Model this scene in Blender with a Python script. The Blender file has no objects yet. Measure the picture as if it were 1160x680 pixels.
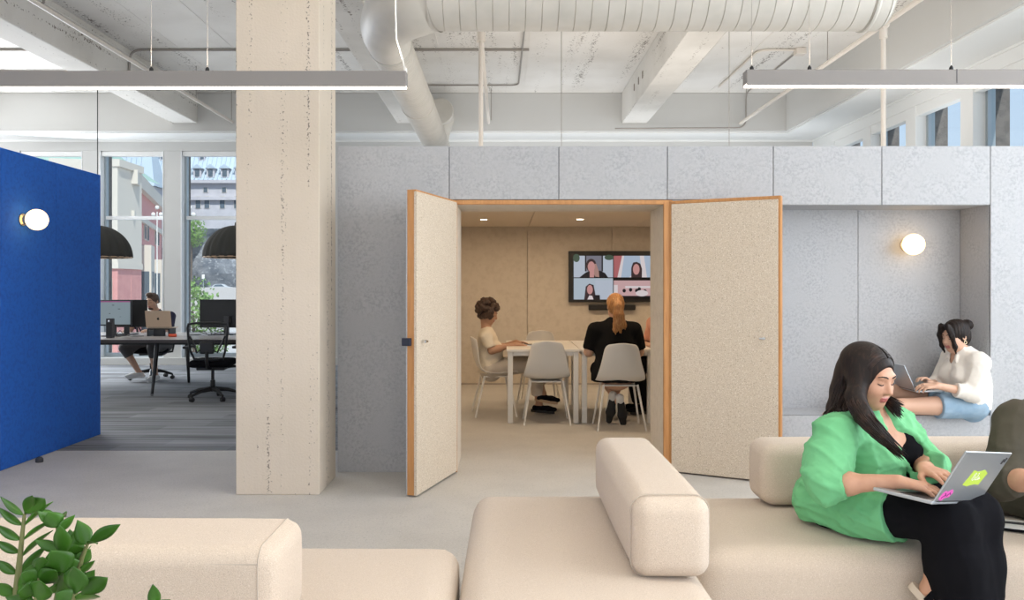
import bpy, bmesh, math, random
import numpy as np
from mathutils import Vector, Matrix, Quaternion, noise as mnoise
random.seed(7)
S = bpy.context.scene
COL = S.collection
V = Vector
PI = math.pi
# ---- measured camera: principal point (570,325), focal 930 px, eye height 1.4 m
FX, CXP, CYP, EYE = 930.0, 570.0, 325.0, 1.4
def P(px, py, Y):
    return V(((px-CXP)*Y/FX, Y, EYE-(py-CYP)*Y/FX))
def PX(px, Y): return (px-CXP)*Y/FX
def PZ(py, Y): return EYE-(py-CYP)*Y/FX

# ------------------------------------------------------------------ materials
MATS = {}
def mat(name, col, rough=.6, metal=0, vary=None, bump=None, coat=0, spec=.5, emit=None, scale3=None, sheen=0):
    """vary: list of (noise scale, colour, low, high, detail); bump: list of (scale, strength, distance)"""
    if name in MATS: return MATS[name]
    m = bpy.data.materials.new(name); m.use_nodes = True
    nt = m.node_tree; N = nt.nodes; L = nt.links
    b = N['Principled BSDF']
    b.inputs['Roughness'].default_value = rough
    b.inputs['Metallic'].default_value = metal
    b.inputs['Specular IOR Level'].default_value = spec
    b.inputs['Coat Weight'].default_value = coat
    b.inputs['Sheen Weight'].default_value = sheen
    c4 = (*col, 1)
    b.inputs['Base Color'].default_value = c4
    m.diffuse_color = c4
    vec = None
    if vary or bump:
        tc = N.new('ShaderNodeTexCoord'); vec = tc.outputs['Object']
        if scale3:
            mp = N.new('ShaderNodeMapping'); mp.inputs['Scale'].default_value = scale3
            L.new(vec, mp.inputs['Vector']); vec = mp.outputs['Vector']
    if vary:
        cur = None
        for (sc, c2, lo, hi, det) in vary:
            n = N.new('ShaderNodeTexNoise'); n.inputs['Scale'].default_value = sc; n.inputs['Detail'].default_value = det
            L.new(vec, n.inputs['Vector'])
            mr = N.new('ShaderNodeMapRange'); mr.inputs['From Min'].default_value = lo; mr.inputs['From Max'].default_value = hi
            L.new(n.outputs['Fac'], mr.inputs['Value'])
            mx = N.new('ShaderNodeMix'); mx.data_type = 'RGBA'
            L.new(mr.outputs['Result'], mx.inputs['Factor'])
            if cur is None: mx.inputs['A'].default_value = c4
            else: L.new(cur, mx.inputs['A'])
            mx.inputs['B'].default_value = (*c2, 1)
            cur = mx.outputs['Result']
        L.new(cur, b.inputs['Base Color'])
    if bump:
        prev = None
        for (sc, st, di) in bump:
            n = N.new('ShaderNodeTexNoise'); n.inputs['Scale'].default_value = sc; n.inputs['Detail'].default_value = 3
            L.new(vec, n.inputs['Vector'])
            bp = N.new('ShaderNodeBump'); bp.inputs['Strength'].default_value = st; bp.inputs['Distance'].default_value = di
            L.new(n.outputs['Fac'], bp.inputs['Height'])
            if prev: L.new(prev, bp.inputs['Normal'])
            prev = bp.outputs['Normal']
        L.new(prev, b.inputs['Normal'])
    if emit:
        b.inputs['Emission Color'].default_value = (*emit[0], 1); b.inputs['Emission Strength'].default_value = emit[1]
    MATS[name] = m
    return m

def glass_mat():
    m = bpy.data.materials.new('window_glass'); m.use_nodes = True
    nt = m.node_tree; N = nt.nodes; L = nt.links; N.clear()
    o = N.new('ShaderNodeOutputMaterial'); t = N.new('ShaderNodeBsdfTransparent'); g = N.new('ShaderNodeBsdfGlossy')
    t.inputs['Color'].default_value = (.94, .97, .97, 1); g.inputs['Roughness'].default_value = .02
    mx = N.new('ShaderNodeMixShader'); mx.inputs[0].default_value = .04; L.new(t.outputs[0], mx.inputs[1]); L.new(g.outputs[0], mx.inputs[2])
    L.new(mx.outputs[0], o.inputs[0]); MATS['glass'] = m
    return m

def carpet_mat():
    m = mat('carpet_planks', (.14, .145, .15), .95)
    nt = m.node_tree; N = nt.nodes; L = nt.links; b = N['Principled BSDF']
    tc = N.new('ShaderNodeTexCoord')
    br = N.new('ShaderNodeTexBrick'); br.inputs['Scale'].default_value = 1; br.inputs['Brick Width'].default_value = 1.0
    br.inputs['Row Height'].default_value = .25; br.inputs['Mortar Size'].default_value = .0; br.offset = .37
    br.inputs['Color1'].default_value = (.075, .075, .08, 1); br.inputs['Color2'].default_value = (.30, .31, .325, 1)
    L.new(tc.outputs['Object'], br.inputs['Vector'])
    mp = N.new('ShaderNodeMapping'); mp.inputs['Scale'].default_value = (.6, 14, 1)
    L.new(tc.outputs['Object'], mp.inputs['Vector'])
    n = N.new('ShaderNodeTexNoise'); n.inputs['Scale'].default_value = 1.4; n.inputs['Detail'].default_value = 3
    L.new(mp.outputs['Vector'], n.inputs['Vector'])
    mr = N.new('ShaderNodeMapRange'); mr.inputs['From Min'].default_value = .35; mr.inputs['From Max'].default_value = .65
    L.new(n.outputs['Fac'], mr.inputs['Value'])
    mx = N.new('ShaderNodeMix'); mx.data_type = 'RGBA'; mx.blend_type = 'MIX'
    mx.inputs['Factor'].default_value = .5
    cr = N.new('ShaderNodeMix'); cr.data_type = 'RGBA'
    cr.inputs['A'].default_value = (.06, .06, .065, 1); cr.inputs['B'].default_value = (.36, .37, .385, 1)
    L.new(mr.outputs['Result'], cr.inputs['Factor'])
    L.new(br.outputs['Color'], mx.inputs['A']); L.new(cr.outputs['Result'], mx.inputs['B'])
    L.new(mx.outputs['Result'], b.inputs['Base Color'])
    return m

def concrete_mat(name, base, dark, pits=(.2, .17, .14), streak=(6, 6, .35), pitlo=.69, fine=40):
    """painted board-marked concrete: soft blotches, streaks along one axis, dark blow holes"""
    m = mat(name, base, .85, vary=[(1.3, dark, .42, .75, 4)])
    nt = m.node_tree; N = nt.nodes; L = nt.links; b = N['Principled BSDF']
    cur = b.inputs['Base Color'].links[0].from_socket
    tc = N.new('ShaderNodeTexCoord')
    mp = N.new('ShaderNodeMapping'); mp.inputs['Scale'].default_value = streak
    L.new(tc.outputs['Object'], mp.inputs['Vector'])
    n1 = N.new('ShaderNodeTexNoise'); n1.inputs['Scale'].default_value = 1.3; n1.inputs['Detail'].default_value = 2
    L.new(mp.outputs['Vector'], n1.inputs['Vector'])
    n2 = N.new('ShaderNodeTexNoise'); n2.inputs['Scale'].default_value = fine; n2.inputs['Detail'].default_value = 4
    L.new(tc.outputs['Object'], n2.inputs['Vector'])
    mu = N.new('ShaderNodeMath'); mu.operation = 'ADD'
    m1 = N.new('ShaderNodeMath'); m1.operation = 'MULTIPLY'; m1.inputs[1].default_value = .55; L.new(n1.outputs['Fac'], m1.inputs[0])
    m2 = N.new('ShaderNodeMath'); m2.operation = 'MULTIPLY'; m2.inputs[1].default_value = .55; L.new(n2.outputs['Fac'], m2.inputs[0])
    L.new(m1.outputs[0], mu.inputs[0]); L.new(m2.outputs[0], mu.inputs[1])
    mr = N.new('ShaderNodeMapRange'); mr.inputs['From Min'].default_value = pitlo; mr.inputs['From Max'].default_value = pitlo+.05
    L.new(mu.outputs[0], mr.inputs['Value'])
    mx = N.new('ShaderNodeMix'); mx.data_type = 'RGBA'; L.new(mr.outputs['Result'], mx.inputs['Factor'])
    L.new(cur, mx.inputs['A']); mx.inputs['B'].default_value = (*pits, 1)
    L.new(mx.outputs['Result'], b.inputs['Base Color'])
    bp = N.new('ShaderNodeBump'); bp.inputs['Strength'].default_value = .35; bp.inputs['Distance'].default_value = .01
    L.new(mu.outputs[0], bp.inputs['Height']); L.new(bp.outputs['Normal'], b.inputs['Normal'])
    return m

glass_mat(); carpet_mat()
M = MATS
felt = mat('grey_felt', (.445, .45, .465), .95, vary=[(58, (.35, .357, .375), .42, .64, 6), (5, (.42, .425, .44), .4, .7, 3), (250, (.55, .555, .57), .55, .72, 2)], bump=[(300, .2, .003)])
blue = mat('blue_felt', (.012, .12, .53), .9, vary=[(40, (.010, .09, .43), .45, .7, 3)], bump=[(250, .2, .003)])
wool = mat('wood_wool', (.60, .505, .395), .95, vary=[(130, (.42, .34, .25), .55, .66, 3), (170, (.78, .71, .61), .53, .7, 2)], bump=[(150, .5, .005)])
woolroom = mat('room_felt', (.66, .60, .52), .95, vary=[(14, (.60, .54, .46), .45, .7, 4), (150, (.5, .42, .33), .55, .75, 2)], bump=[(200, .2, .003)])
oak = mat('oak_edge', (.52, .25, .085), .5, vary=[(9, (.42, .19, .06), .4, .7, 4)], scale3=(6, 6, .6))
conc = concrete_mat('column_concrete', (.66, .575, .475), (.60, .52, .42), pitlo=.665, streak=(12, 12, .2), fine=70)
beamc = concrete_mat('beam_concrete', (.74, .715, .67), (.60, .575, .53), streak=(9, .35, 9), pitlo=.672)
slabc = concrete_mat('slab_concrete', (.82, .795, .755), (.72, .69, .645), streak=(4.5, .25, 4), pitlo=.668)
paint = mat('white_paint', (.80, .80, .78), .7)
pgrey = mat('grey_white_paint', (.59, .585, .565), .7)
winw = mat('window_white', (.82, .83, .83), .45)
alu = mat('window_aluminium', (.42, .47, .50), .4, .6)
brick = mat('dark_brick', (.16, .14, .13), .9, vary=[(12, (.10, .09, .085), .4, .7, 3)])
ductm = mat('painted_duct', (.60, .57, .515), .5, vary=[(5, (.55, .525, .47), .4, .7, 2)])
ductd = mat('duct_ring', (.50, .48, .43), .5)
pipem = mat('painted_pipe', (.72, .66, .59), .5)
conduit = mat('steel_conduit', (.36, .33, .30), .45, .5)
flr = mat('pale_floor', (.52, .495, .455), .75, vary=[(3, (.47, .447, .41), .4, .7, 4), (140, (.60, .585, .56), .5, .72, 2), (60, (.41, .40, .38), .56, .75, 2)], bump=[(200, .08, .002)])
boucle = mat('cream_boucle', (.62, .52, .425), .97, vary=[(330, (.52, .43, .345), .5, .68, 2), (260, (.70, .61, .52), .55, .72, 2)], bump=[(380, .55, .004), (6, .1, .02)], sheen=.15)
seamm = mat('sofa_seam', (.50, .43, .36), .9)
whitep = mat('white_plastic', (.72, .70, .66), .4)
whitem = mat('white_powdercoat', (.78, .76, .72), .4)
tabtop = mat('white_laminate', (.80, .76, .70), .3)
black = mat('black_plastic', (.012, .012, .013), .45)
blackm = mat('black_metal', (.02, .02, .021), .35, .4)
dgrey = mat('dark_grey_plastic', (.045, .045, .05), .5)
silver = mat('silver_aluminium', (.52, .56, .60), .32, .75)
gold = mat('gold_aluminium', (.62, .47, .34), .35, .6)
chrome = mat('chrome', (.7, .7, .7), .15, 1)
lampalu = mat('lamp_aluminium', (.23, .215, .205), .55, .1)
def emis(name, col, st):
    return mat(name, (.8, .8, .8), .5, emit=(col, st))
diff = emis('lamp_diffuser', (1, .90, .78), 6)
globe = emis('globe_glow', (1, .62, .235), 4.4)
downl = emis('downlight_glow', (1, .8, .55), 25)
skin1 = mat('skin_warm', (.56, .31, .205), .5, vary=[(30, (.50, .26, .17), .4, .8, 3)])
skin2 = mat('skin_fair', (.60, .36, .25), .5)
skin3 = mat('skin_olive', (.46, .26, .165), .5)
lipm = mat('lips', (.42, .13, .115), .4)
browm = mat('eyebrow_hair', (.035, .022, .018), .7)
eyew = mat('eye_white', (.62, .58, .54), .25)
hairblk = mat('black_brown_hair', (.010, .006, .005), .55, vary=[(38, (.032, .016, .011), .5, .72, 3)], spec=.25, scale3=(3, 3, .35))
haircur = mat('dark_curly_hair', (.045, .024, .016), .6, vary=[(60, (.10, .055, .035), .5, .7, 2)])
hairblo = mat('copper_blond_hair', (.34, .15, .05), .5, vary=[(40, (.52, .29, .12), .45, .7, 2)], scale3=(3, 3, .5))
hairbrn = mat('short_brown_hair', (.10, .06, .04), .6)
green = mat('green_shirt_cotton', (.16, .50, .235), .85, vary=[(8, (.14, .46, .21), .4, .7, 3)], bump=[(18, .25, .012), (300, .15, .001)])
shirtw = mat('white_shirt_cotton', (.78, .73, .66), .85, bump=[(16, .3, .012)])
cream = mat('cream_tee_cotton', (.74, .66, .53), .9, bump=[(14, .25, .01)])
trgrey = mat('pale_grey_trousers', (.55, .49, .42), .9, bump=[(14, .2, .01)])
blackf = mat('black_fabric', (.006, .006, .008), 1, spec=.12, bump=[(16, .2, .012)])
blackd = mat('black_dress_cotton', (.009, .0085, .0085), 1, spec=.12, bump=[(14, .2, .01)])
denim = mat('light_denim', (.24, .36, .48), .9, vary=[(12, (.32, .44, .55), .4, .7, 3)], bump=[(200, .2, .001)])
olive = mat('dark_olive_shirt', (.05, .045, .03), .9, vary=[(6, (.075, .065, .045), .4, .7, 3)], bump=[(14, .3, .012)])
pink = mat('salmon_tee', (.72, .36, .26), .9)
navy = mat('navy_tee', (.03, .03, .07), .9)
greytr = mat('dark_grey_trousers', (.09, .085, .085), .9)
rubber = mat('black_rubber', (.015, .014, .014), .7)
cork = mat('tan_sole', (.50, .35, .22), .8)
whitesn = mat('white_sneaker', (.72, .72, .70), .7)
leafm = mat('glossy_leaf', (.028, .095, .008), .38, vary=[(11, (.06, .18, .018), .42, .65, 2)], spec=.4)
leafl = mat('leaf_pale_edge', (.16, .36, .08), .35)
stemm = mat('plant_stem', (.16, .17, .06), .6)
pot = mat('stone_planter', (.55, .53, .50), .8)
soil = mat('dark_soil', (.04, .03, .02), 1)
lime = mat('lime_sticker', (.50, .68, .08), .5)
pinks = mat('pink_sticker', (.75, .12, .48), .5)
inkw = mat('white_ink', (.85, .88, .75), .5)
paper = mat('paper', (.78, .77, .75), .8)
orange = mat('orange_plastic', (.75, .10, .04), .5)

# ------------------------------------------------------------------ object plumbing
WLOC = {}          # world location of every root (no rotation while building)
def label(o, lab=None, cat=None, group=None, kind=None):
    if lab: o['label'] = lab
    if cat: o['category'] = cat
    if group: o['group'] = group
    if kind: o['kind'] = kind
    return o
def thing(name, lab, cat, loc=(0, 0, 0), group=None):
    o = bpy.data.objects.new(name, None); COL.objects.link(o)
    o.location = V(loc); o.empty_display_size = .1; WLOC[o] = V(loc)
    return label(o, lab, cat, group)
def link(name, me, parent=None):
    o = bpy.data.objects.new(name, me); COL.objects.link(o)
    WLOC[o] = V((0, 0, 0))
    if parent is not None:
        o.parent = parent
        w = WLOC[parent]
        me.transform(Matrix.Translation(-w)); WLOC[o] = w.copy()
    return o
def copy_tree(o, parent=None):
    c = o.copy(); COL.objects.link(c)
    if parent is not None: c.parent = parent
    for ch in list(o.children): copy_tree(ch, c)
    return c
class MB:
    """collects shapes and links them as ONE mesh object"""
    def __init__(s): s.v = []; s.f = []; s.m = []; s.cm = 0
    def add(s, vs, fs):
        n = len(s.v); s.v += [tuple(v) for v in vs]
        s.f += [tuple(i+n for i in f) for f in fs]; s.m += [s.cm]*len(fs); return s
    def box(s, a, b, rot=None, piv=None):
        x0, x1 = sorted((a[0], b[0])); y0, y1 = sorted((a[1], b[1])); z0, z1 = sorted((a[2], b[2]))
        vs = [V(p) for p in ((x0,y0,z0),(x1,y0,z0),(x1,y1,z0),(x0,y1,z0),(x0,y0,z1),(x1,y0,z1),(x1,y1,z1),(x0,y1,z1))]
        if rot is not None:
            pv = V(piv) if piv is not None else sum(vs, V())/8
            vs = [pv+rot@(v-pv) for v in vs]
        return s.add(vs, [(0,3,2,1),(4,5,6,7),(0,1,5,4),(1,2,6,5),(2,3,7,6),(3,0,4,7)])
    def obox(s, o, ax, ay, az):
        """box from corner o along three vectors"""
        o, ax, ay, az = V(o), V(ax), V(ay), V(az)
        vs = [o, o+ax, o+ax+ay, o+ay, o+az, o+ax+az, o+ax+ay+az, o+ay+az]
        fs = [(0,3,2,1),(4,5,6,7),(0,1,5,4),(1,2,6,5),(2,3,7,6),(3,0,4,7)]
        if ax.cross(ay).dot(az) < 0: fs = [f[::-1] for f in fs]
        return s.add(vs, fs)
    def tube(s, pts, r, n=10, caps=True, closed=False):
        pts = [V(p) for p in pts]; k = len(pts)
        rs = r if isinstance(r, (list, tuple)) else [r]*k
        vs = []; up = None
        for i, p in enumerate(pts):
            if closed: t = pts[(i+1) % k]-pts[i-1]
            else: t = pts[min(i+1, k-1)]-pts[max(i-1, 0)]
            if t.length < 1e-9: t = V((0, 0, 1))
            t.normalize()
            if up is None:
                up = V((0, 0, 1)) if abs(t.z) < .9 else V((1, 0, 0))
            a = up-t*up.dot(t)
            if a.length < 1e-5: a = t.orthogonal()
            a.normalize(); up = a; b = t.cross(a)
            for j in range(n):
                w = 2*PI*j/n
                vs.append(p+(a*math.cos(w)+b*math.sin(w))*rs[i])
        fs = []
        for i in range(k if closed else k-1):
            for j in range(n):
                i2 = (i+1) % k
                fs.append((i*n+j, i*n+(j+1) % n, i2*n+(j+1) % n, i2*n+j))
        if caps and not closed:
            fs.append(tuple(reversed(range(n)))); fs.append(tuple((k-1)*n+j for j in range(n)))
        return s.add(vs, fs)
    def lathe(s, prof, o=(0, 0, 0), axis=(0, 0, 1), n=24):
        ax = V(axis).normalized(); a = ax.orthogonal().normalized(); b = ax.cross(a); o = V(o)
        vs = []
        for (r, h) in prof:
            for j in range(n):
                w = 2*PI*j/n
                vs.append(o+ax*h+(a*math.cos(w)+b*math.sin(w))*max(r, 1e-5))
        fs = [(i*n+j, i*n+(j+1) % n, (i+1)*n+(j+1) % n, (i+1)*n+j) for i in range(len(prof)-1) for j in range(n)]
        return s.add(vs, fs)
    def ball(s, c, r, n=20):
        r = (r, r, r) if not isinstance(r, (tuple, list)) else r
        c = V(c); vs = []; h = n//2
        for i in range(h+1):
            for j in range(n):
                th = PI*i/h; w = 2*PI*j/n
                vs.append(c+V((r[0]*math.sin(th)*math.cos(w), r[1]*math.sin(th)*math.sin(w), r[2]*math.cos(th))))
        fs = [(i*n+j, (i+1)*n+j, (i+1)*n+(j+1) % n, i*n+(j+1) % n) for i in range(h) for j in range(n)]
        return s.add(vs, fs)
    def rbox(s, c, half, r, bulge=0, n=22, rot=None):
        """soft upholstered block: rounded box with slightly bulging faces"""
        c = V(c); hx = V(half); r = min(r, min(half)*.98)
        idx = {}; vs = []; fs = []
        def vid(i, j, k):
            key = (i, j, k)
            if key not in idx:
                q = []
                for t, h in zip(key, hx):
                    u = 2*t/n-1
                    u = math.copysign(abs(u)**.62, u)      # rows gather near the rounded edges
                    q.append(u*h)
                q = V(q); inn = V([max(-(h-r), min(h-r, x)) for x, h in zip(q, hx)])
                e = q-inn
                if e.length > 1e-9:
                    p = inn+e.normalized()*r
                else: p = q
                if bulge:
                    w = [1-(x/h)**2 for x, h in zip(p, hx)]
                    for a in range(3):
                        o1, o2 = w[(a+1) % 3], w[(a+2) % 3]
                        p[a] += math.copysign(bulge, q[a])*max(o1, 0)*max(o2, 0)*(abs(q[a])/hx[a])
                idx[key] = len(vs); vs.append(c+(rot@p if rot is not None else p))
            return idx[key]
        for a in range(3):
            for side in (0, n):
                for i in range(n):
                    for j in range(n):
                        def mk(u, w):
                            t = [0, 0, 0]; t[a] = side; t[(a+1) % 3] = u; t[(a+2) % 3] = w
                            return vid(*t)
                        q = (mk(i, j), mk(i+1, j), mk(i+1, j+1), mk(i, j+1))
                        fs.append(q if side else q[::-1])
        return s.add(vs, fs)
    def build(s, name, mats, parent=None, smooth=None, bevel=0, kind=None, lab=None, seg=2):
        me = bpy.data.meshes.new(name)
        me.from_pydata(s.v, [], s.f); me.update()
        mats = mats if isinstance(mats, (list, tuple)) else [mats]
        for m in mats: me.materials.append(m)
        if len(mats) > 1: me.polygons.foreach_set('material_index', s.m)
        o = link(name, me, parent)
        if smooth is not None:
            me.polygons.foreach_set('use_smooth', [True]*len(me.polygons))
            if smooth > 0: me.set_sharp_from_angle(angle=math.radians(smooth))
        if bevel:
            b = o.modifiers.new('bevel', 'BEVEL'); b.width = bevel; b.segments = seg; b.limit_method = 'ANGLE'; b.angle_limit = math.radians(40)
        return label(o, lab, None, None, kind)
def struct(name, mb, mats, parent=None, **k):
    return mb.build(name, mats, parent, kind='structure', **k)
def rz(a): return Matrix.Rotation(a, 3, 'Z')

# ------------------------------------------------------------------ organic surfaces (distance fields -> quad mesh)
class Field:
    BIG = .08
    def __init__(s): s.ops = []
    def cone(s, a, b, ra, rb, k=.02, flat=None, sub=False, cap=(False, False)):
        a, b = np.array(a, float), np.array(b, float); R = max(ra, rb)
        s.ops.append(('c', a, b, ra, rb, k, None if flat is None else (np.array(flat[0], float)/np.linalg.norm(flat[0]), flat[1]), sub, cap,
                      np.minimum(a, b)-R, np.maximum(a, b)+R)); return s
    def chain(s, pts, rs, k=.02, flat=None, sub=False):
        for i in range(len(pts)-1): s.cone(pts[i], pts[i+1], rs[i], rs[i+1], k, flat, sub)
        return s
    def ell(s, c, r, R=None, k=.02, sub=False):
        c = np.array(c, float); r = np.array(r, float)
        R = np.eye(3) if R is None else np.array(R, float)      # columns = local axes
        e = np.abs(R)@r
        s.ops.append(('e', c, r, R, k, sub, c-e, c+e)); return s
    def box(s, c, hf, R=None, rad=.01, k=.005, sub=False):
        c = np.array(c, float); hf = np.array(hf, float); R = np.eye(3) if R is None else np.array(R, float)
        e = np.abs(R)@hf
        s.ops.append(('b', c, hf, R, rad, k, sub, c-e, c+e)); return s
    def plane(s, p, n, lo=None, hi=None):
        """keep the side opposite to n"""
        n = np.array(n, float); n /= np.linalg.norm(n)
        s.ops.append(('p', np.array(p, float), n, lo, hi)); return s
    def mesh(s, name, mats, h=.006, parent=None, disp=None, mid=None, smooth_it=1, lab=None):
        lo = np.min([o[-2] for o in s.ops if o[0] != 'p' and not o[{'c': 7, 'e': 5, 'b': 6}[o[0]]]], axis=0)-.03
        hi = np.max([o[-1] for o in s.ops if o[0] != 'p' and not o[{'c': 7, 'e': 5, 'b': 6}[o[0]]]], axis=0)+.03
        n = np.ceil((hi-lo)/h).astype(int)+1
        D = np.full(n, s.BIG, np.float32)
        ax = [(lo[i]+h*np.arange(n[i])).astype(np.float32) for i in range(3)]
        for o in s.ops:
            if o[0] == 'p':
                l, u = (lo if o[3] is None else np.array(o[3], float)), (hi if o[4] is None else np.array(o[4], float)); mg = 0
            else:
                l, u = o[-2], o[-1]; mg = .06
            i0 = np.maximum(np.floor((l-mg-lo)/h).astype(int), 0); i1 = np.minimum(np.ceil((u+mg-lo)/h).astype(int)+1, n)
            if np.any(i1 <= i0): continue
            sl = tuple(slice(i0[i], i1[i]) for i in range(3))
            X = ax[0][sl[0]][:, None, None]; Y = ax[1][sl[1]][None, :, None]; Z = ax[2][sl[2]][None, None, :]
            d = D[sl]
            if o[0] == 'p':
                e = (X-o[1][0])*o[2][0]+(Y-o[1][1])*o[2][1]+(Z-o[1][2])*o[2][2]
                D[sl] = np.maximum(d, e); continue
            if o[0] == 'c':
                _, a, b, ra, rb, k, flat, sub, cap, _, _ = o
                ab = b-a; L2 = max(float(ab@ab), 1e-12)
                px, py, pz = X-a[0], Y-a[1], Z-a[2]
                tt = (px*ab[0]+py*ab[1]+pz*ab[2])/L2
                t = np.clip(tt, 0, 1)
                vx, vy, vz = px-t*ab[0], py-t*ab[1], pz-t*ab[2]
                if flat is not None:
                    nn, fl = flat; q = (1/fl-1)*(vx*nn[0]+vy*nn[1]+vz*nn[2])
                    vx, vy, vz = vx+q*nn[0], vy+q*nn[1], vz+q*nn[2]
                    e = (np.sqrt(vx*vx+vy*vy+vz*vz)-(ra+(rb-ra)*t))*(.5+.5*fl)
                else:
                    e = np.sqrt(vx*vx+vy*vy+vz*vz)-(ra+(rb-ra)*t)
                LL = math.sqrt(L2)
                if cap[0]: e = np.maximum(e, -tt*LL)
                if cap[1]: e = np.maximum(e, (tt-1)*LL)
            else:
                if o[0] == 'e': _, c, r, R, k, sub, _, _ = o
                else: _, c, r, R, rad, k, sub, _, _ = o
                px, py, pz = X-c[0], Y-c[1], Z-c[2]
                q = [px*R[0, i]+py*R[1, i]+pz*R[2, i] for i in range(3)]
                if o[0] == 'e':
                    k0 = np.sqrt((q[0]/r[0])**2+(q[1]/r[1])**2+(q[2]/r[2])**2)
                    k1 = np.sqrt((q[0]/r[0]**2)**2+(q[1]/r[1]**2)**2+(q[2]/r[2]**2)**2)+1e-6
                    e = k0*(k0-1)/k1
                else:
                    g = [np.abs(q[i])-(r[i]-rad) for i in range(3)]
                    e = np.sqrt(np.maximum(g[0], 0)**2+np.maximum(g[1], 0)**2+np.maximum(g[2], 0)**2)+np.minimum(np.maximum(np.maximum(g[0], g[1]), g[2]), 0)-rad
            e = np.minimum(e, s.BIG)
            if sub:
                e = -e; hh = np.maximum(k-np.abs(d-e), 0)/k
                D[sl] = np.maximum(d, e)+hh*hh*k*.25
            else:
                hh = np.maximum(k-np.abs(d-e), 0)/k
                D[sl] = np.minimum(d, e)-hh*hh*k*.25
        if disp is not None:
            D += disp(ax[0][:, None, None], ax[1][None, :, None], ax[2][None, None, :]).astype(np.float32)
        vs, fs = surface_nets(D, lo, h)
        for _ in range(smooth_it): vs = relax(vs, fs)
        me = bpy.data.meshes.new(name)
        me.vertices.add(len(vs)); me.vertices.foreach_set('co', vs.astype(np.float32).ravel())
        me.loops.add(len(fs)*4); me.loops.foreach_set('vertex_index', fs.astype(np.int32).ravel())
        me.polygons.add(len(fs)); me.polygons.foreach_set('loop_start', np.arange(0, len(fs)*4, 4, dtype=np.int32))
        mats = mats if isinstance(mats, (list, tuple)) else [mats]
        for m in mats: me.materials.append(m)
        if mid is not None:
            me.polygons.foreach_set('material_index', mid(vs[fs].mean(axis=1)).astype(np.int32))
        me.update(calc_edges=True); me.validate()
        me.polygons.foreach_set('use_smooth', [True]*len(me.polygons))
        o = link(name, me, parent)
        return label(o, lab)
def relax(vs, fs):
    acc = np.zeros_like(vs); cnt = np.zeros(len(vs))
    for a, b in ((0, 1), (1, 2), (2, 3), (3, 0)):
        np.add.at(acc, fs[:, a], vs[fs[:, b]]); np.add.at(acc, fs[:, b], vs[fs[:, a]])
        np.add.at(cnt, fs[:, a], 1); np.add.at(cnt, fs[:, b], 1)
    return .5*vs+.5*acc/np.maximum(cnt, 1)[:, None]
def surface_nets(D, lo, h):
    s = D < 0
    c = [s[i:s.shape[0]-1+i, j:s.shape[1]-1+j, k:s.shape[2]-1+k] for i in (0, 1) for j in (0, 1) for k in (0, 1)]
    anyv = np.logical_or.reduce(c); allv = np.logical_and.reduce(c); del c
    cells = np.argwhere(anyv & ~allv)
    vid = np.full(anyv.shape, -1, np.int64); vid[tuple(cells.T)] = np.arange(len(cells))
    pos = np.zeros((len(cells), 3)); cnt = np.zeros(len(cells))
    for axis in range(3):
        o1, o2 = [a for a in range(3) if a != axis]
        for u in (0, 1):
            for w in (0, 1):
                a = cells.copy(); a[:, o1] += u; a[:, o2] += w
                b = a.copy(); b[:, axis] += 1
                da, db = D[tuple(a.T)].astype(float), D[tuple(b.T)].astype(float)
                m = (da < 0) != (db < 0)
                t = np.where(m, da/np.where(m, da-db, 1), 0)
                p = a.astype(float); p[:, axis] += t
                pos[m] += p[m]; cnt[m] += 1
    vs = lo+h*pos/np.maximum(cnt, 1)[:, None]
    F = []
    for axis in range(3):
        o1, o2 = [(1, 2), (2, 0), (0, 1)][axis]
        sa = [slice(None)]*3; sb = [slice(None)]*3
        sa[axis] = slice(0, -1); sb[axis] = slice(1, None)
        A, B = s[tuple(sa)], s[tuple(sb)]
        e = np.argwhere(A != B)
        ok = (e[:, o1] > 0) & (e[:, o2] > 0) & (e[:, o1] < D.shape[o1]-1) & (e[:, o2] < D.shape[o2]-1)
        e = e[ok]; ins = A[tuple(e.T)]
        def cv(du, dv):
            q = e.copy(); q[:, o1] += du; q[:, o2] += dv
            return vid[tuple(q.T)]
        q = np.stack([cv(-1, -1), cv(0, -1), cv(0, 0), cv(-1, 0)], 1)
        q[~ins] = q[~ins][:, ::-1]
        F.append(q)
    return vs, np.concatenate(F)
# ================================================================== SETTING
YF = 6.2           # felt front plane
# floor, carpet, ceiling
struct('floor', MB().box((-12, -3, -.2), (6, 7.015, 0)).box((-1.4, 7.015, -.2), (6, 15.2, 0)), flr)
struct('floor_carpet', MB().box((-12, 7.015, -.2), (-1.4, 15.2, .002)), M['carpet_planks'])
sl = MB().box((-12, -3, 4.71), (6, 15.2, 5.0))
for x in (-7.6, -4.5, -3.75, -3.0, -.9, -.3, .35, 1.0, 2.9, 3.5, 4.1):      # board marks left by the shuttering
    sl.box((x, 2, 4.705), (x+.012, 14, 4.712))
struct('ceiling', sl, slabc)
for i, x in enumerate((-9.47, -5.64, -1.81, 2.02)):
    struct('ceiling_beam', MB().box((x, -3, 4.19), (x+.43, 14.0, 4.71)), beamc, bevel=.012)
# down-stands along both facades
struct('wall_back', MB().box((-12, 14.0, 4.05), (5.6, 15.2, 4.71)), pgrey, bevel=.01)
struct('wall_right', MB().box((4.82, -3, 4.05), (6, 14.0, 4.71)), pgrey, bevel=.01)
struct('trim_1', MB().box((-12, 14.05, 4.03), (5.56, 15.0, 4.052)).box((4.87, -3, 4.03), (5.9, 14.06, 4.052)).box((-12, 14.70, 4.0), (5.54, 14.76, 4.03)).box((5.54, -3, 4.0), (5.6, 14.76, 4.03)), paint)
struct('wall_left', MB().box((-12.2, -3, 0), (-12, 15.2, 4.71)), paint)
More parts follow.
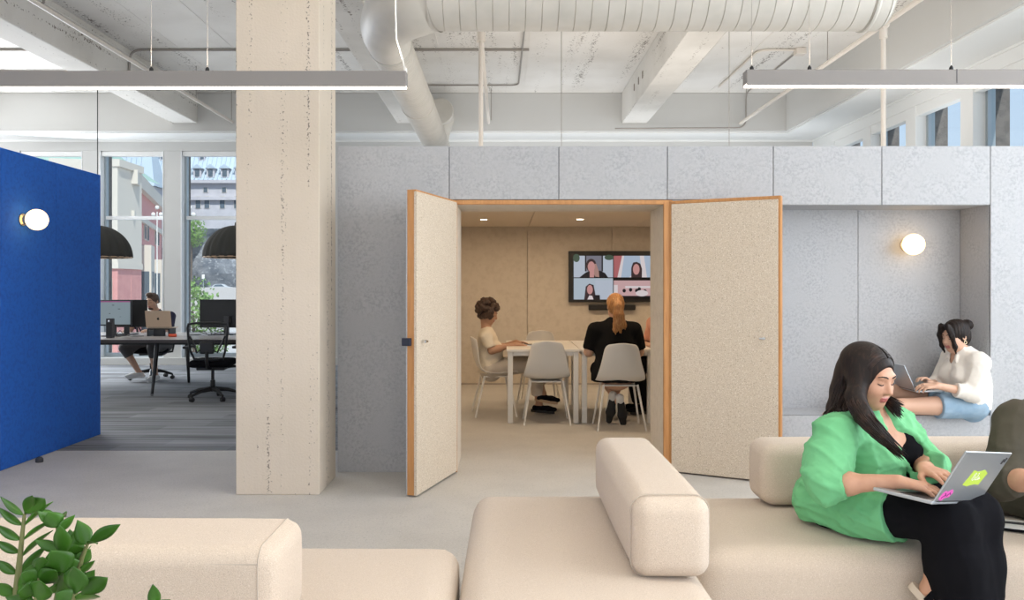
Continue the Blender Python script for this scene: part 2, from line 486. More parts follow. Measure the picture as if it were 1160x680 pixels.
# back facade: piers, head, sill
wins = [-8.70+1.458*k for k in range(-2, 10)]
WW = 1.14; HZ = 3.84
b = MB(); bo = MB()
edges = [-12]+[e for w in wins for e in (w, w+WW)]+[5.56]
for a, c in zip(edges[0::2], edges[1::2]):
    if c-a > .01:
        b.box((a, 14.74, .12), (c, 15.0, HZ)); bo.box((a, 15.0, -.5), (c, 15.2, HZ+.3))
b.box((-12, 14.74, HZ), (5.56, 15.0, 4.06)); b.box((-12, 14.66, 0), (5.56, 15.0, .13))
struct('wall_window_back', b, pgrey, bevel=.006)
struct('wall_brick_back', bo, brick)
for k, w in enumerate(wins):
    f = MB(); y0, y1 = 14.88, 14.97
    t = .05
    f.box((w, y0, .13), (w+t, y1, HZ)).box((w+WW-t, y0, .13), (w+WW, y1, HZ)).box((w+t, y0, HZ-.05), (w+WW-t, y1, HZ)).box((w+t, y0, .13), (w+WW-t, y1, .2))
    o = struct('window_%d' % (k+1), f, alu)
    struct('transom', MB().box((w+t, y0-.02, 2.62), (w+WW-t, y1, 2.68)), winw, o)
    struct('reveal', MB().box((w-.001, 14.735, .13), (w+.012, 14.88, HZ)).box((w+WW-.012, 14.735, .13), (w+WW+.001, 14.88, HZ)), winw, o)
    struct('blind_cassette', MB().box((w+.02, 14.76, HZ-.09), (w+WW-.02, 14.86, HZ)), paint, o, bevel=.01)
    MB().box((w+t, 14.92, .2), (w+WW-t, 14.928, HZ-.05)).build('pane', M['glass'], o, kind='structure')
# right facade
b = MB(); bo = MB(); PIT, RW = 1.357, 1.09
rw = [9.72-1.357*k+.267 for k in range(-3, 8)]; rw = [y for y in rw if y+RW < 14.7]
rw = sorted(rw); ed = [-3]+[e for y in rw for e in (y, y+RW)]+[14.74]
for a, c in zip(ed[0::2], ed[1::2]):
    b.box((5.56, a, .5), (5.80, c, HZ)); bo.box((5.80, a, -.5), (6.0, c, HZ+.3))
b.box((5.56, -3, HZ), (5.80, 14.74, 4.06)); b.box((5.56, -3, 0), (5.80, 14.74, .5))
struct('wall_window_right', b, paint, bevel=.006)
struct('wall_brick_right', bo, brick)
for k, y in enumerate(rw):
    f = MB(); t = .05; x0, x1 = 5.71, 5.80
    f.box((x0, y, .5), (x1, y+t, HZ)).box((x0, y+RW-t, .5), (x1, y+RW, HZ)).box((x0, y+t, HZ-.05), (x1, y+RW-t, HZ)).box((x0, y+t, .5), (x1, y+RW-t, .57))
    o = struct('window_%d' % (k+21), f, alu)
    struct('blind_cassette', MB().box((5.575, y-.01, HZ-.14), (5.69, y+RW+.01, HZ+.01)), paint, o, bevel=.012)
    MB().box((5.75, y+t, .57), (5.758, y+RW-t, HZ-.05)).build('pane', M['glass'], o, kind='structure')

# ------------------------------------------------------------------ felt pod with the meeting room and the niche
PT = 2.463; g = .0028
def panel(mb, x0, x1, z0, z1, y=YF): mb.box((x0+g, y, z0), (x1-g, y+.02, z1))
pf = MB()
panel(pf, -1.253, -.407, 0, PT); panel(pf, -.407, -.377, 0, 2.06)
for a, c in ((-.407, .42), (.42, 1.24), (1.24, 2.04)): panel(pf, a, c, 2.06, PT)
panel(pf, 1.277, 2.04, 0, 2.055)
for a, c in ((2.04, 2.86), (2.86, 3.68)): panel(pf, a, c, 2.02, PT); panel(pf, a, c, 0, .427)
panel(pf, 3.68, 4.5, 0, PT); panel(pf, 4.5, 5.3, 0, PT)
struct('wall_front', pf, felt, bevel=.002)
co = MB(); Y0, Y1 = YF+.02, 6.757
co.box((-1.25, Y0, 0), (-.36, Y1, PT-.004)).box((-.36, Y0, 2.045), (1.23, Y1, PT-.004)).box((1.23, Y0, 0), (2.04, Y1, PT-.004))
co.box((2.04, Y0, 2.02), (3.68, Y1, PT-.004)).box((2.04, Y0, 0), (3.68, Y1, .41)).box((2.04, 6.62, .41), (3.68, Y1, 2.02)).box((3.68, Y0, 0), (5.3, Y1, PT-.004))
struct('wall_front_core', co, mat('felt_core', (.16, .165, .175), .95))
nl = MB()       # felt lining of the niche
nl.box((2.04, YF+.003, .405), (3.68, 6.6, .427)).box((2.04, YF+.02, 2.018), (3.68, 6.6, 2.03))
nl.box((2.035, YF+.02, .427), (2.045, 6.6, 2.02)).box((3.676, YF+.02, .427), (3.69, 6.6, 2.02))
for a, c in ((2.045, 2.853), (2.853, 3.676)): nl.box((a+g, 6.6, .427), (c-g, 6.62, 2.02))
struct('wall_niche', nl, felt)
jm = MB().box((-.377, Y0+.01, 0), (-.347, Y1+.01, 2.03)).box((1.213, Y0+.01, 0), (1.243, Y1+.01, 2.03)).box((-.347, Y0+.01, 2.02), (1.213, Y1+.01, 2.045))
struct('trim_2', jm, woolroom)
fr = MB().box((-.377, YF-.006, 0), (-.347, YF+.03, 2.055)).box((1.213, YF-.006, 0), (1.277, YF+.03, 2.055)).box((-.347, YF-.006, 2.022), (1.213, YF+.03, 2.055))
struct('trim_3', fr, oak, bevel=.003)
# shell of the pod and the room inside
RB = 11.76
struct('wall_pod_left', MB().box((-1.25, Y1, 0), (-1.12, RB+.1, PT-.004)), felt)
struct('wall_pod_right', MB().box((5.2, Y1, 0), (5.3, RB+.1, PT-.004)), felt)
struct('roof', MB().box((-1.25, Y1, 2.38), (5.3, RB+.1, PT-.004)), felt)
struct('wall_partition', MB().box((3.3, Y1, 0), (3.4, RB, 2.3)), woolroom)
rbk = MB().box((-1.12, RB+.02, 0), (5.2, RB+.1, 2.38))
for a in (-1.12, -.863, .346, 1.555, 2.764): rbk.box((a+.004, RB, .02), ((3.3 if a > 2.7 else (-.863 if a < -1 else a+1.209))-.004, RB+.02, 2.26))
struct('wall_room_back', rbk, woolroom)
struct('wall_room_left', MB().box((-1.12, Y1+.01, 0), (-1.10, RB, 2.26)), woolroom)
rc = MB()
for a, c in ((-1.12, .36), (.36, 1.84), (1.84, 3.3)): rc.box((a+.004, Y1+.01, 2.26), (c-.004, RB, 2.29))
rc.box((-1.12, Y1, 2.29), (3.3, RB, 2.37))
struct('ceiling_room', rc, mat('room_ceiling', (.70, .62, .52), .9))
struct('baseboard_back', MB().box((-1.1, RB-.012, 0), (3.3, RB, .02)), mat('room_base', (.4, .36, .32), .8))

# doors
def leaf(n, H, d, nv, L, T=.07, shift=0, lab=None):
    """leaf from hinge H along d; nv = the visible face's outward side"""
    d = V((*d, 0)).normalized(); nv = V((*nv, 0)).normalized(); H = V((*H, .012)); up = V((0, 0, 1)); Hh = 2.035
    core = MB().obox(H-nv*T, d*L, nv*(T-.022), up*Hh)
    o = struct('door_%d' % n, core, oak, bevel=.002)
    if lab: o['label'] = lab
    return o, H, d, nv, L, T, Hh
o, H, d, nv, L, T, Hh = leaf(1, (-.345, 6.186), (-.224, -.73), (.956, -.292), .775)
struct('face_panel', MB().obox(H+d*.006-nv*.022, d*(L-.006), nv*.022, V((0, 0, Hh-.012))), wool, o, bevel=.004)
struct('top_edge', MB().obox(H+V((0, 0, Hh-.012))-nv*.022, d*L, nv*.016, V((0, 0, .012))), oak, o)
struct('outer_face', MB().obox(H-nv*(T+.008), d*L, nv*.008, V((0, 0, Hh))), felt, o)
struct('lock_plate', MB().obox(H+d*(L-.01)-nv*(T+.03)+V((0, 0, .995)), d*.035, nv*.062, V((0, 0, .052))), mat('navy_plastic', (.012, .014, .03), .4), o, bevel=.004)
tp = H+d*(L-.09)+V((0, 0, 1.02))
struct('thumb_turn', MB().tube([tp, tp+nv*.03], .012, 12).obox(tp+nv*.025-d*.02-V((0, 0, .006)), d*.04, nv*.012, V((0, 0, .012))), chrome, o)
o, H, d, nv, L, T, Hh = leaf(2, (1.25, 6.184), (.713, -.38), (-.47, -.88), .808)
struct('border', MB().obox(H-nv*.022, d*.016, nv*.014, V((0, 0, Hh))).obox(H+d*(L-.018)-nv*.022, d*.018, nv*.018, V((0, 0, Hh))).obox(H+d*.016+V((0, 0, Hh-.024))-nv*.022, d*(L-.034), nv*.016, V((0, 0, .024))), oak, o, bevel=.002)
struct('face_panel', MB().obox(H+d*.017-nv*.02, d*(L-.036), nv*.022, V((0, 0, Hh-.025))), wool, o, bevel=.004)
tp = H+d*(L-.11)+V((0, 0, 1.02))
struct('handle', MB().tube([tp, tp+nv*.035], .01, 12).tube([tp+nv*.03-d*.03, tp+nv*.035+d*.012], .007, 10), chrome, o)

# blue felt wall on the left
bw = MB(); bx = -3.81
ys = [3.2, 3.93, 4.70, 5.47, 6.235, 7.0, 7.77]
for a, c in zip(ys, ys[1:]): bw.box((bx-.02, a+.002, .004), (bx, c-.002, 2.457))
bw.box((bx-.25, 3.2, .004), (bx-.02, 7.768, 2.455))
struct('wall_blue', bw, blue, bevel=.0015)

# concrete column
cl = MB().box((-1.797, 5.517, 0), (-1.234, 6.047, 4.19))
struct('column', cl, conc, bevel=.006)

# ================================================================== SERVICES UNDER THE CEILING
# big duct running across and the elbow to the small one
D1 = thing('air_duct', 'pale spiral air duct with an elbow to a ribbed branch behind the column', 'duct', (1.2, 6.9, 3.86))
m = MB(); R = .30; yc, zc = 6.9, 3.86
x = -.62; pr = []
while x < 3.05:
    pr += [(R, x), (R, x+.125), (R-.007, x+.1265), (R-.007, x+.1305), (R, x+.132)]; x += .135
m.lathe(pr, (0, yc, zc), (1, 0, 0), 48)
m.build('spiral_pipe', ductm, D1, smooth=40)
MB().lathe([(R-.01, 3.03), (R+.008, 3.03), (R+.012, 3.05), (R, 3.07), (R-.015, 3.16), (R-.04, 3.20), (R-.05, 3.21), (R-.13, 3.25), (.0, 3.28)], (0, yc, zc), (1, 0, 0), 48).build('end_cap', ductm, D1, smooth=40)
for xx in (3.035, 3.195):
    MB().lathe([(R-.045 if xx > 3.1 else R, xx-.006), ((R-.035 if xx > 3.1 else R+.012), xx-.004), ((R-.035 if xx > 3.1 else R+.012), xx+.006), (R-.05 if xx > 3.1 else R, xx+.008)], (0, yc, zc), (1, 0, 0), 48).build('ring', ductd, D1, smooth=40)
for xx in (.35, 2.3):
    MB().tube([(xx, yc, zc+R), (xx, yc, 4.71)], .005, 6).build('hanger_rod', conduit, D1)
D2 = D1
xs, zs, r = -1.065, 3.68, .197
m = MB(); pr = []; y = 7.75
while y < 14.0:
    pr += [(r, y), (r+.003, y+.03), (r, y+.062), (r-.007, y+.064), (r-.007, y+.071), (r, y+.073)]; y += .075
m.lathe(pr, (xs, 0, zs), (0, 1, 0), 40); m.build('spiral_pipe', ductm, D2, smooth=40)
for yy in (7.72, 10.2):
    MB().lathe([(r, yy-.03), (r+.012, yy-.026), (r+.012, yy+.026), (r, yy+.03)], (xs, 0, zs), (0, 1, 0), 40).build('collar', ductd if yy < 8 else ductm, D2, smooth=40)
pth = [V((xs, 7.76, zs)), V((xs, 7.62, zs+.005))]; rr = [r+.006, r+.01]
for i in range(1, 13):
    a = i/12*PI/2
    pth.append(V((xs+.42*(1-math.cos(a))+.02*i/12, 7.5-.58*math.sin(a), zs+.18*i/12))); rr.append(r+.01+(.29-r)*min(1, i/9))
pth.append(V((-.55, yc, zc))); rr.append(R+.008)
MB().tube(pth, rr, 40, caps=False).build('elbow', ductm, D2, smooth=60)
MB().lathe([(.0, 13.35), (.20, 13.35), (.215, 13.37), (.205, 13.4), (.19, 13.45), (.19, 14.0)], (-1.02, 0, 4.26), (0, 1, 0), 36).build('branch_pipe', ductm, D1, smooth=40)
MB().tube([(-1.02, 13.75, 4.2), (-1.06, 13.7, 3.95), (-1.065, 13.72, 3.7)], [.19, .17, .12], 24).build('branch_bend', ductm, D1, smooth=60)

# sprinkler mains and drops
def pipe_thing(lab, main, r, drops=(), rods=(), fittings=()):
    t = thing('sprinkler_pipe', lab, 'pipe', main[0])
    MB().tube(main, r, 12).build('main_pipe', pipem, t, smooth=60)
    for p in drops: MB().tube(p, r*.95, 12).build('drop_pipe', pipem, t, smooth=60)
    for p, ax, rr in fittings: MB().lathe([(0, -.05), (rr, -.05), (rr, .05), (0, .05)], p, ax, 14).build('coupling', pipem, t, smooth=50)
    for p, z in rods: MB().tube([p, (p[0], p[1], z)], .006, 6).build('hanger_rod', conduit, t)
    return t
pipe_thing('pale sprinkler pipe by the right concrete edge with a drop into the felt pod', [(4.03, 5, 4.18), (4.03, 13.95, 4.18)], .028,
           drops=[[(4.03, 8.7, 4.18), (4.03, 8.7, 2.4)]], rods=[((4.03, 13.6, 4.2), 4.71), ((4.03, 10.2, 4.2), 4.71), ((4.03, 8.0, 4.2), 4.71)],
           fittings=[((4.03, 8.7, 4.17), (0, 1, 0), .045), ((4.03, 8.7, 4.08), (0, 0, 1), .042)])
pipe_thing('pale sprinkler pipe with a thick vertical drop right of the ribbed duct', [(-.245, 9.0, 4.18), (-.245, 13.9, 4.18)], .026,
           drops=[[(-.245, 9.04, 4.2), (-.245, 9.04, 2.4)]], rods=[((-.2, 13.7, 4.18), 4.71)], fittings=[((-.245, 9.04, 4.15), (0, 0, 1), .05)])
pipe_thing('pale sprinkler pipe left of the concrete column under the beam', [(-4.6, 3, 4.2), (-4.6, 13.95, 4.2)], .024, rods=[((-4.6, 12.3, 4.2), 4.71), ((-4.6, 13.9, 4.2), 4.71)])
# conduits
def conduit_thing(lab, pts, r=.014, box=None):
    t = thing('electrical_conduit', lab, 'conduit', pts[0])
    q = []
    for i, p in enumerate(pts):        # swept bends at the corners
        p = V(p)
        if 0 < i < len(pts)-1:
            a, b2 = V(pts[i-1]), V(pts[i+1]); e = min(.16, (a-p).length*.4, (b2-p).length*.4)
            p0 = p+(a-p).normalized()*e; p1 = p+(b2-p).normalized()*e
            for k in range(7):
                s = k/6; q.append(p0*(1-s)**2+p*2*s*(1-s)+p1*s*s)
        else: q.append(p)
    MB().tube(q, r, 8).build('conduit_tube', conduit if box is None else pipem, t, smooth=60)
    if box: MB().box(V(box)-V((.07, .07, .07)), V(box)+V((.07, .07, .018))).build('junction_box', pipem, t, bevel=.01)
    return t
zq = 4.69
conduit_thing('steel conduit crossing the slab behind the column with a bend down the left beam', [(-5.19, 11.4, 4.2), (-5.19, 11.4, zq), (.36, 11.4, zq)], .017)
conduit_thing('thin conduit far back on the slab right of the ribbed duct', [(-1.36, 13.4, zq), (.25, 13.4, zq), (.28, 9.3, zq)], .012)
conduit_thing('short dark conduit on the slab at the far left', [(-8.6, 11.4, zq), (-5.66, 11.4, zq)], .02)
conduit_thing('lower thin conduit on the slab at the far left', [(-9, 12.4, zq), (-7.2, 12.5, zq), (-5.66, 12.5, zq)], .014)
conduit_thing('curved conduit with a junction box above the right pendant light', [(3.55, 13.5, zq), (3.55, 11.4, zq), (4.15, 11.4, zq)], .016, box=(4.12, 11.4, zq))
conduit_thing('thin conduit dropping down the far wall corner above the niche', [(4.12, 11.4, zq), (4.12, 13.93, zq), (4.12, 13.93, 4.1), (1.9, 13.95, 4.09)], .012)
bc = thing('beam_conduit', 'thin conduit clipped along the side of the upper left concrete beam', 'conduit', (-5.19, 9, 4.62))
MB().tube([(-5.19, 4, 4.6), (-5.19, 13.5, 4.62)], .014, 8).build('conduit_tube', beamc, bc, smooth=60)
MB().tube([(-5.17, 9.15, 4.55), (-5.12, 9.15, 4.57), (-5.12, 9.15, 4.64), (-5.17, 9.15, 4.7)], .015, 8).build('clip', conduit, bc)
# slots cast in the right beam and vents in the left one
bs = thing('beam_slots', 'row of three dark slots in the side of the right concrete beam', 'beam slots', (2.02, 12.3, 4.45))
for y in (12.6, 12.2, 11.85): MB().box((2.012, y, 4.42), (2.03, y+.06, 4.52)).build('slot', mat('slot_dark', (.30, .26, .22), .9), bs)
# linear pendant lights
def linear(lab, x0, x1, z, Y, cables, joints=()):
    t = thing('linear_pendant_light', lab, 'pendant light', ((x0+x1)/2, Y, z), 'long bar pendant lights')
    MB().box((x0, Y, z+.0), (x1, Y+.006, z+.083)).box((x0, Y+.069, z), (x1, Y+.075, z+.083)).box((x0, Y+.006, z+.012), (x1, Y+.069, z+.083)).build('housing', lampalu, t, bevel=.003)
    MB().box((x0+.004, Y+.0065, z+.001), (x1-.004, Y+.0685, z+.0118)).build('diffuser', diff, t)
    for i, (xx, bend) in enumerate(cables):
        pts = [(xx, Y+.037, z+.083)]
        if bend: pts += [(xx-.012, Y+.037, z+.15), (xx-.045, Y+.037, z+.26), (xx-.05, Y+.037, z+.4)]; xx -= .05
        pts += [(xx, Y+.037, 4.71)]
        MB().tube(pts, .0018 if not bend else .004, 6).build('suspension_cable', whitem if bend else conduit, t)
        MB().lathe([(0, 0), (.012, 0), (.01, .02), (.003, .03), (0, .03)], (pts[0][0], Y+.037, z+.083), (0, 0, 1), 10).build('cable_grip', whitem if bend else blackm, t)
    for j in joints: MB().box((j-.002, Y-.001, z+.012), (j+.002, Y+.076, z+.084)).build('joint', dgrey, t)
    return t
YL = 4.3
linear('long bar pendant light passing in front of the concrete column', -4.6, PX(460, YL), PZ(98, YL), YL, [(PX(168, YL), 0), (PX(232, YL), 0), (PX(458, YL), 1)])
linear('long bar pendant light at upper right above the niche', PX(846, YL), 4.4, PZ(96.5, YL), YL, [(PX(854, YL), 0), (PX(920, YL), 0), (PX(1082, YL), 0)], [PX(1084, YL)])
# thin drop cables from the slab to the pod roof
for px, Y, lab in ((636, 9.0, 'thin cable hanging from the slab to the pod above the meeting room doorway'), (826, 8.6, 'thin cable hanging from the slab to the pod left of the right pendant light')):
    x = PX(px, Y); label(MB().tube([(x, Y, 2.45), (x, Y, 4.71)], .004, 6).build('drop_cable', conduit), lab, 'cable')

# globe wall lamps
def wall_lamp(lab, c, nrm, r=.083):
    c = V(c); nrm = V(nrm); t = thing('wall_lamp', lab, 'wall lamp', c-nrm*(r+.035))
    MB().lathe([(0, 0), (.05, 0), (.05, .012), (.034, .02), (.034, .045), (0, .045)], c-nrm*(r+.035), nrm, 24).build('base', mat('brass', (.75, .6, .4), .3, 1), t, smooth=40)
    MB().ball(c, r, 32).build('globe', globe, t, smooth=180)
wall_lamp('glowing white globe lamp on the blue felt wall', (bx+.118, PX(0, 1)*0+6.5, PZ(249, 6.5)), (1, 0, 0))
wall_lamp('glowing white globe lamp on the grey felt inside the niche', (PX(1035, 6.48), 6.482, PZ(277, 6.48)), (0, -1, 0))
label(MB().lathe([(0, .0), (.028, .0), (.03, .01), (.028, .03), (.015, .042), (0, .045)], (-3.70, 6.55, 0), (0, 0, 1), 20).build('door_stop', dgrey, smooth=50), 'small dark dome door stop on the pale floor by the blue wall', 'door stop')
# downlights in the room
for px, yy in ((548, 10.5), (657, 10.45)):
    x = PX(px, yy)
    t = thing('downlight', 'recessed ceiling downlight %s' % ('nearer the left door leaf in the meeting room' if px < 600 else 'above the gap between table and screen in the meeting room'), 'downlight', (x, yy, 2.26))
    MB().lathe([(.045, -.001), (.06, -.001), (.06, .004), (.045, .004), (.045, -.001)], (x, yy, 2.258), (0, 0, 1), 24).build('ring', whitem, t)
    MB().lathe([(0, 0), (.045, 0), (.045, .003), (0, .003)], (x, yy, 2.2575), (0, 0, 1), 24).build('lens', downl, t)
# ================================================================== OUTSIDE THE BACK WINDOWS
stone = mat('grey_stone', (.52, .50, .53), .9, vary=[(.6, (.46, .44, .47), .4, .7, 3)])
roofm = mat('zinc_roof', (.42, .50, .58), .5)
copper = mat('green_copper', (.30, .43, .37), .7)
beige = mat('beige_render', (.62, .57, .50), .9)
pinkb = mat('pink_brick', (.62, .30, .28), .9, vary=[(1.5, (.56, .26, .25), .4, .7, 2)])
wdark = mat('dark_window_glass', (.10, .13, .16), .15)
rock = mat('grey_rock_face', (.17, .18, .20), .95, vary=[(.35, (.09, .10, .12), .4, .6, 5), (1.5, (.34, .35, .37), .56, .7, 4)])
asphalt = mat('pale_asphalt', (.45, .43, .42), .9)
foliage = mat('tree_leaves', (.13, .24, .06), .8, vary=[(3, (.22, .36, .10), .4, .65, 3)])
bark = mat('bark', (.12, .09, .07), .9)
struct('ground', MB().box((-120, 22, -7.5), (120, 420, -6)), asphalt)
# cliff with the road at its foot
c = MB(); n = 40; rows = []
for j in range(13):
    for i in range(n+1):
        x = -110+i*4; z = -6+j*1.75
        dy = mnoise.noise(V((x*.09, z*.14, 3)))*5
        rows.append((x, 186+dy+j*.5, z))
c.add(rows, [(j*(n+1)+i, j*(n+1)+i+1, (j+1)*(n+1)+i+1, (j+1)*(n+1)+i) for j in range(12) for i in range(n)])
c.add([(-130, 170, 13), (-70, 170, 13), (-70, 192, 13), (-130, 192, 13)], [(0, 1, 2, 3)])
c.add([(-110, 192, 15), (50, 192, 15), (50, 260, 15), (-110, 260, 15)], [(0, 1, 2, 3)])
struct('cliff', c, rock)
struct('road', MB().box((-130, 150, -6), (60, 183, .4)).box((-130, 150, .4), (60, 150.4, 1.3)), asphalt)

def windows_on(parent, pts, ax, nrm, w, h, name='window'):
    for p in pts:
        p = V(p); f = MB().obox(p-ax*(w/2+.08)-V((0, 0, .08)), ax*(w+.16), nrm*.12, V((0, 0, h+.16)))
        o = f.build(name, beige, parent)
        MB().obox(p-ax*w/2+nrm*.1, ax*w, nrm*.05, V((0, 0, h))).build('pane', wdark, o)
# grey stone building with dormers on the hill
B = thing('stone_building', 'grey stone building with a pale blue metal roof and dormers on the cliff', 'building', (-65, 205, 15))
X0, X1, YB = -100, -20, 205
MB().box((X0, YB, 12), (X1, YB+22, 27.5)).build('wall', stone, B)
MB().box((X0-.5, YB-.8, 23.0), (X1, YB, 23.8)).box((X0-.6, YB-1.0, 27.2), (X1, YB, 28.0)).build('cornice', stone, B)
r = MB().add([(X0, YB-.6, 28), (X1, YB-.6, 28), (X1, YB+9, 45), (X0, YB+9, 45), (X0, YB+22, 28), (X1, YB+22, 28)], [(0, 1, 2, 3), (3, 2, 5, 4), (0, 3, 4), (1, 5, 2)])
x = X0
while x < X1:
    r.obox((x, YB-.62, 28.05), (.16, 0, 0), V((0, 9.6, 17)), (0, -.2, .12)); x += 1.15
r.build('roof', roofm, B)
def dormer(x, z, w, h):
    y = YB-.6+(z-28)*9.6/17
    d = MB().box((x-w/2, y-.1, z), (x+w/2, y+3, z+h))
    o = d.build('dormer', stone, B)
    MB().add([(x-w*.68, y-.5, z+h-.1), (x+w*.68, y-.5, z+h-.1), (x, y-.5, z+h+w*.5), (x-w*.68, y+4, z+h-.1), (x+w*.68, y+4, z+h-.1), (x, y+4, z+h+w*.5)],
             [(0, 1, 2), (0, 2, 5, 3), (1, 4, 5, 2)]).build('dormer_roof', roofm, o)
    MB().box((x-w*.28, y-.2, z+.3), (x+w*.28, y-.1, z+h-.3)).build('pane', wdark, o)
for px in (194, 209.5, 224, 239, 255, 271, 286): dormer(PX(px, YB), 28.6, 2.0, 2.4)
for px in (180, 225, 270): dormer(PX(px, YB), 33.3, 1.5, 1.7)
windows_on(B, [(PX(px, YB), YB, PZ(236, YB)) for px in (195, 224.5, 234.5, 252, 268, 280)], V((1, 0, 0)), V((0, -1, 0)), 1.2, 2.9)
windows_on(B, [(PX(px, YB), YB, PZ(218, YB)) for px in (233, 254)], V((1, 0, 0)), V((0, -1, 0)), 1.0, 1.2)
# beige and pink corner building along the street
K = thing('corner_building', 'pink and beige street building with bay windows and a green copper roof', 'building', (-34, 70, -6))
A0 = V((-31.7, 70, 0)); A1 = V((-39.9, 96, 0)); dv = (A1-A0).normalized(); nv = V((-dv.y, dv.x, 0)) * -1
if nv.x < 0: nv = -nv
MB().obox((-31.7, 70, -6), dv*27, -nv*14, (0, 0, 16.6)).build('pink_wall', pinkb, K)
MB().obox(A0+V((0, 0, 10.2))+nv*.0, dv*27, nv*.5, (0, 0, 1.2)).obox(A0+V((0, 0, 7.4)), dv*27, nv*.25, (0, 0, .5)).build('cornice', beige, K)
MB().box((-34.4, 67.5, 3.2), (-31.7, 72, 11.6)).box((-34.5, 67.4, 11.3), (-31.5, 72, 11.9)).box((-34.5, 67.4, 2.9), (-31.6, 72, 3.4)).build('tower', beige, K)
MB().box((-34.35, 67.55, -6), (-31.72, 72, 3.2)).build('tower_base', pinkb, K)
windows_on(K, [(-33.7, 67.55, -.2), (-32.5, 67.55, -.2), (-33.7, 67.55, -4.4), (-32.5, 67.55, -4.4)], V((1, 0, 0)), V((0, -1, 0)), .55, 2.2)
tw = MB().box((-38.5, 70.5, -6), (-34.4, 76, 9.6)); tw.build('side_wall', pinkb, K)
MB().box((-38.6, 70.3, 3.0), (-34.4, 70.5, 3.6)).box((-38.6, 70.3, 9.3), (-34.4, 70.5, 9.9)).box((-36.5, 70.2, 3.6), (-35.0, 70.5, 9.3)).build('stone_band', beige, K)
MB().add([(-40, 69.5, 9.9), (-34.2, 69.5, 11.6), (-37.5, 74, 15.2), (-41.5, 74, 15.2), (-34.2, 82, 11.6), (-40, 82, 9.9)], [(0, 1, 2, 3), (1, 4, 2), (0, 3, 5)]).build('copper_roof', copper, K)
MB().obox(A0+V((0, 0, 10.9))-nv*.3, dv*27, -nv*6, (0, 0, 1.2)).build('parapet', beige, K)
for t, z0, z1, w in ((4.6, -6, 5.2, 2.9), (14.8, -6, 4.2, 2.6)):
    bb = A0+dv*t
    o = MB().obox(bb+V((0, 0, z0)), dv*w, nv*1.1, (0, 0, z1-z0)).build('bay', beige, K)
    for zz in (-4.4, -.2):
        MB().obox(bb+dv*.8+nv*1.1+V((0, 0, zz)), dv*1.3, nv*.05, (0, 0, 3.0)).build('pane', wdark, o)
        MB().obox(bb+nv*.2-dv*.04+V((0, 0, zz)), dv*.05, nv*.75, (0, 0, 3.0)).build('pane', wdark, o)
for t in (2.3, 9.4, 11.8, 19.5, 22):
    for zz, h in ((-4.4, 2.7), (0, 2.8), (6.0, 1.9)):
        windows_on(K, [A0+dv*t+V((0, 0, zz))], dv, nv, 1.0, h)
for xx, zz in ((-37.6, 4.6), (-37.6, -.4), (-37.6, -4.8), (-35.9, -4.8)):
    windows_on(K, [(xx, 70.5, zz)], V((1, 0, 0)), V((0, -1, 0)), .8, 2.4)
# church-like metal roof gable behind the corner building
G = thing('gabled_building', 'building with a steep pale metal roof behind the pink corner house', 'building', (-90, 178, 10))
MB().box((-110, 176.2, 10), (-75, 181, 23)).build('wall', stone, G)
r = MB().add([(-110, 175.6, 23), (-74.6, 175.6, 23), (-77.5, 179, 38), (-110, 179, 38), (-74.6, 182, 23), (-110, 182, 23)], [(0, 1, 2, 3), (3, 2, 4, 5), (1, 4, 2), (0, 3, 5)])
x = -100
while x < -78: r.obox((x, 175.55, 23.05), (.16, 0, 0), V((0, 3.4, 15)), (0, -.18, .05)); x += 1.1
r.build('roof', roofm, G)
windows_on(G, [(PX(px, 176.2), 176.2, PZ(228, 176.2)) for px in (160, 168, 176)], V((1, 0, 0)), V((0, -1, 0)), .7, 1.7)
# trees
def tree(lab, base, crown, rr, n, seed):
    rnd = random.Random(seed); base = V(base); crown = V(crown)
    t = thing('leafy_tree', lab, 'tree', base)
    MB().tube([base, base*.4+crown*.6+V((.1, 0, 0)), crown], [.035*rr+.12, .03*rr+.08, .05], 8).build('trunk', bark, t, smooth=60)
    m = MB()
    for i in range(n):
        d = V((rnd.gauss(0, 1), rnd.gauss(0, 1), rnd.gauss(0, 1))).normalized()*rr*rnd.uniform(.35, 1)
        d.z *= 1.15; p = crown+d; q = Quaternion((rnd.uniform(-1, 1), rnd.uniform(-1, 1), rnd.uniform(-1, 1), rnd.uniform(-1, 1))).normalized().to_matrix()
        s = rr*rnd.uniform(.06, .12)
        m.add([p+q@V((-s, 0, 0)), p+q@V((0, -s*.55, .1*s)), p+q@V((s, 0, 0)), p+q@V((0, s*.55, .1*s))], [(0, 1, 2, 3)])
    m.build('crown', foliage, t)
tree('leafy green tree growing on the cliff below the stone building', (PX(216, 178), 178, 0), (PX(217, 178), 178, PZ(262, 178)), 3.3, 900, 1)
tree('light green tree outside the window behind the right monitor', (PX(219, 60), 60, -6), (PX(218, 60), 60, PZ(345, 60)), 1.9, 900, 2)
tree('light green tree low by the street beyond the light tree', (PX(232, 75), 75, -6), (PX(236, 75), 75, PZ(392, 75)), 1.9, 700, 3)
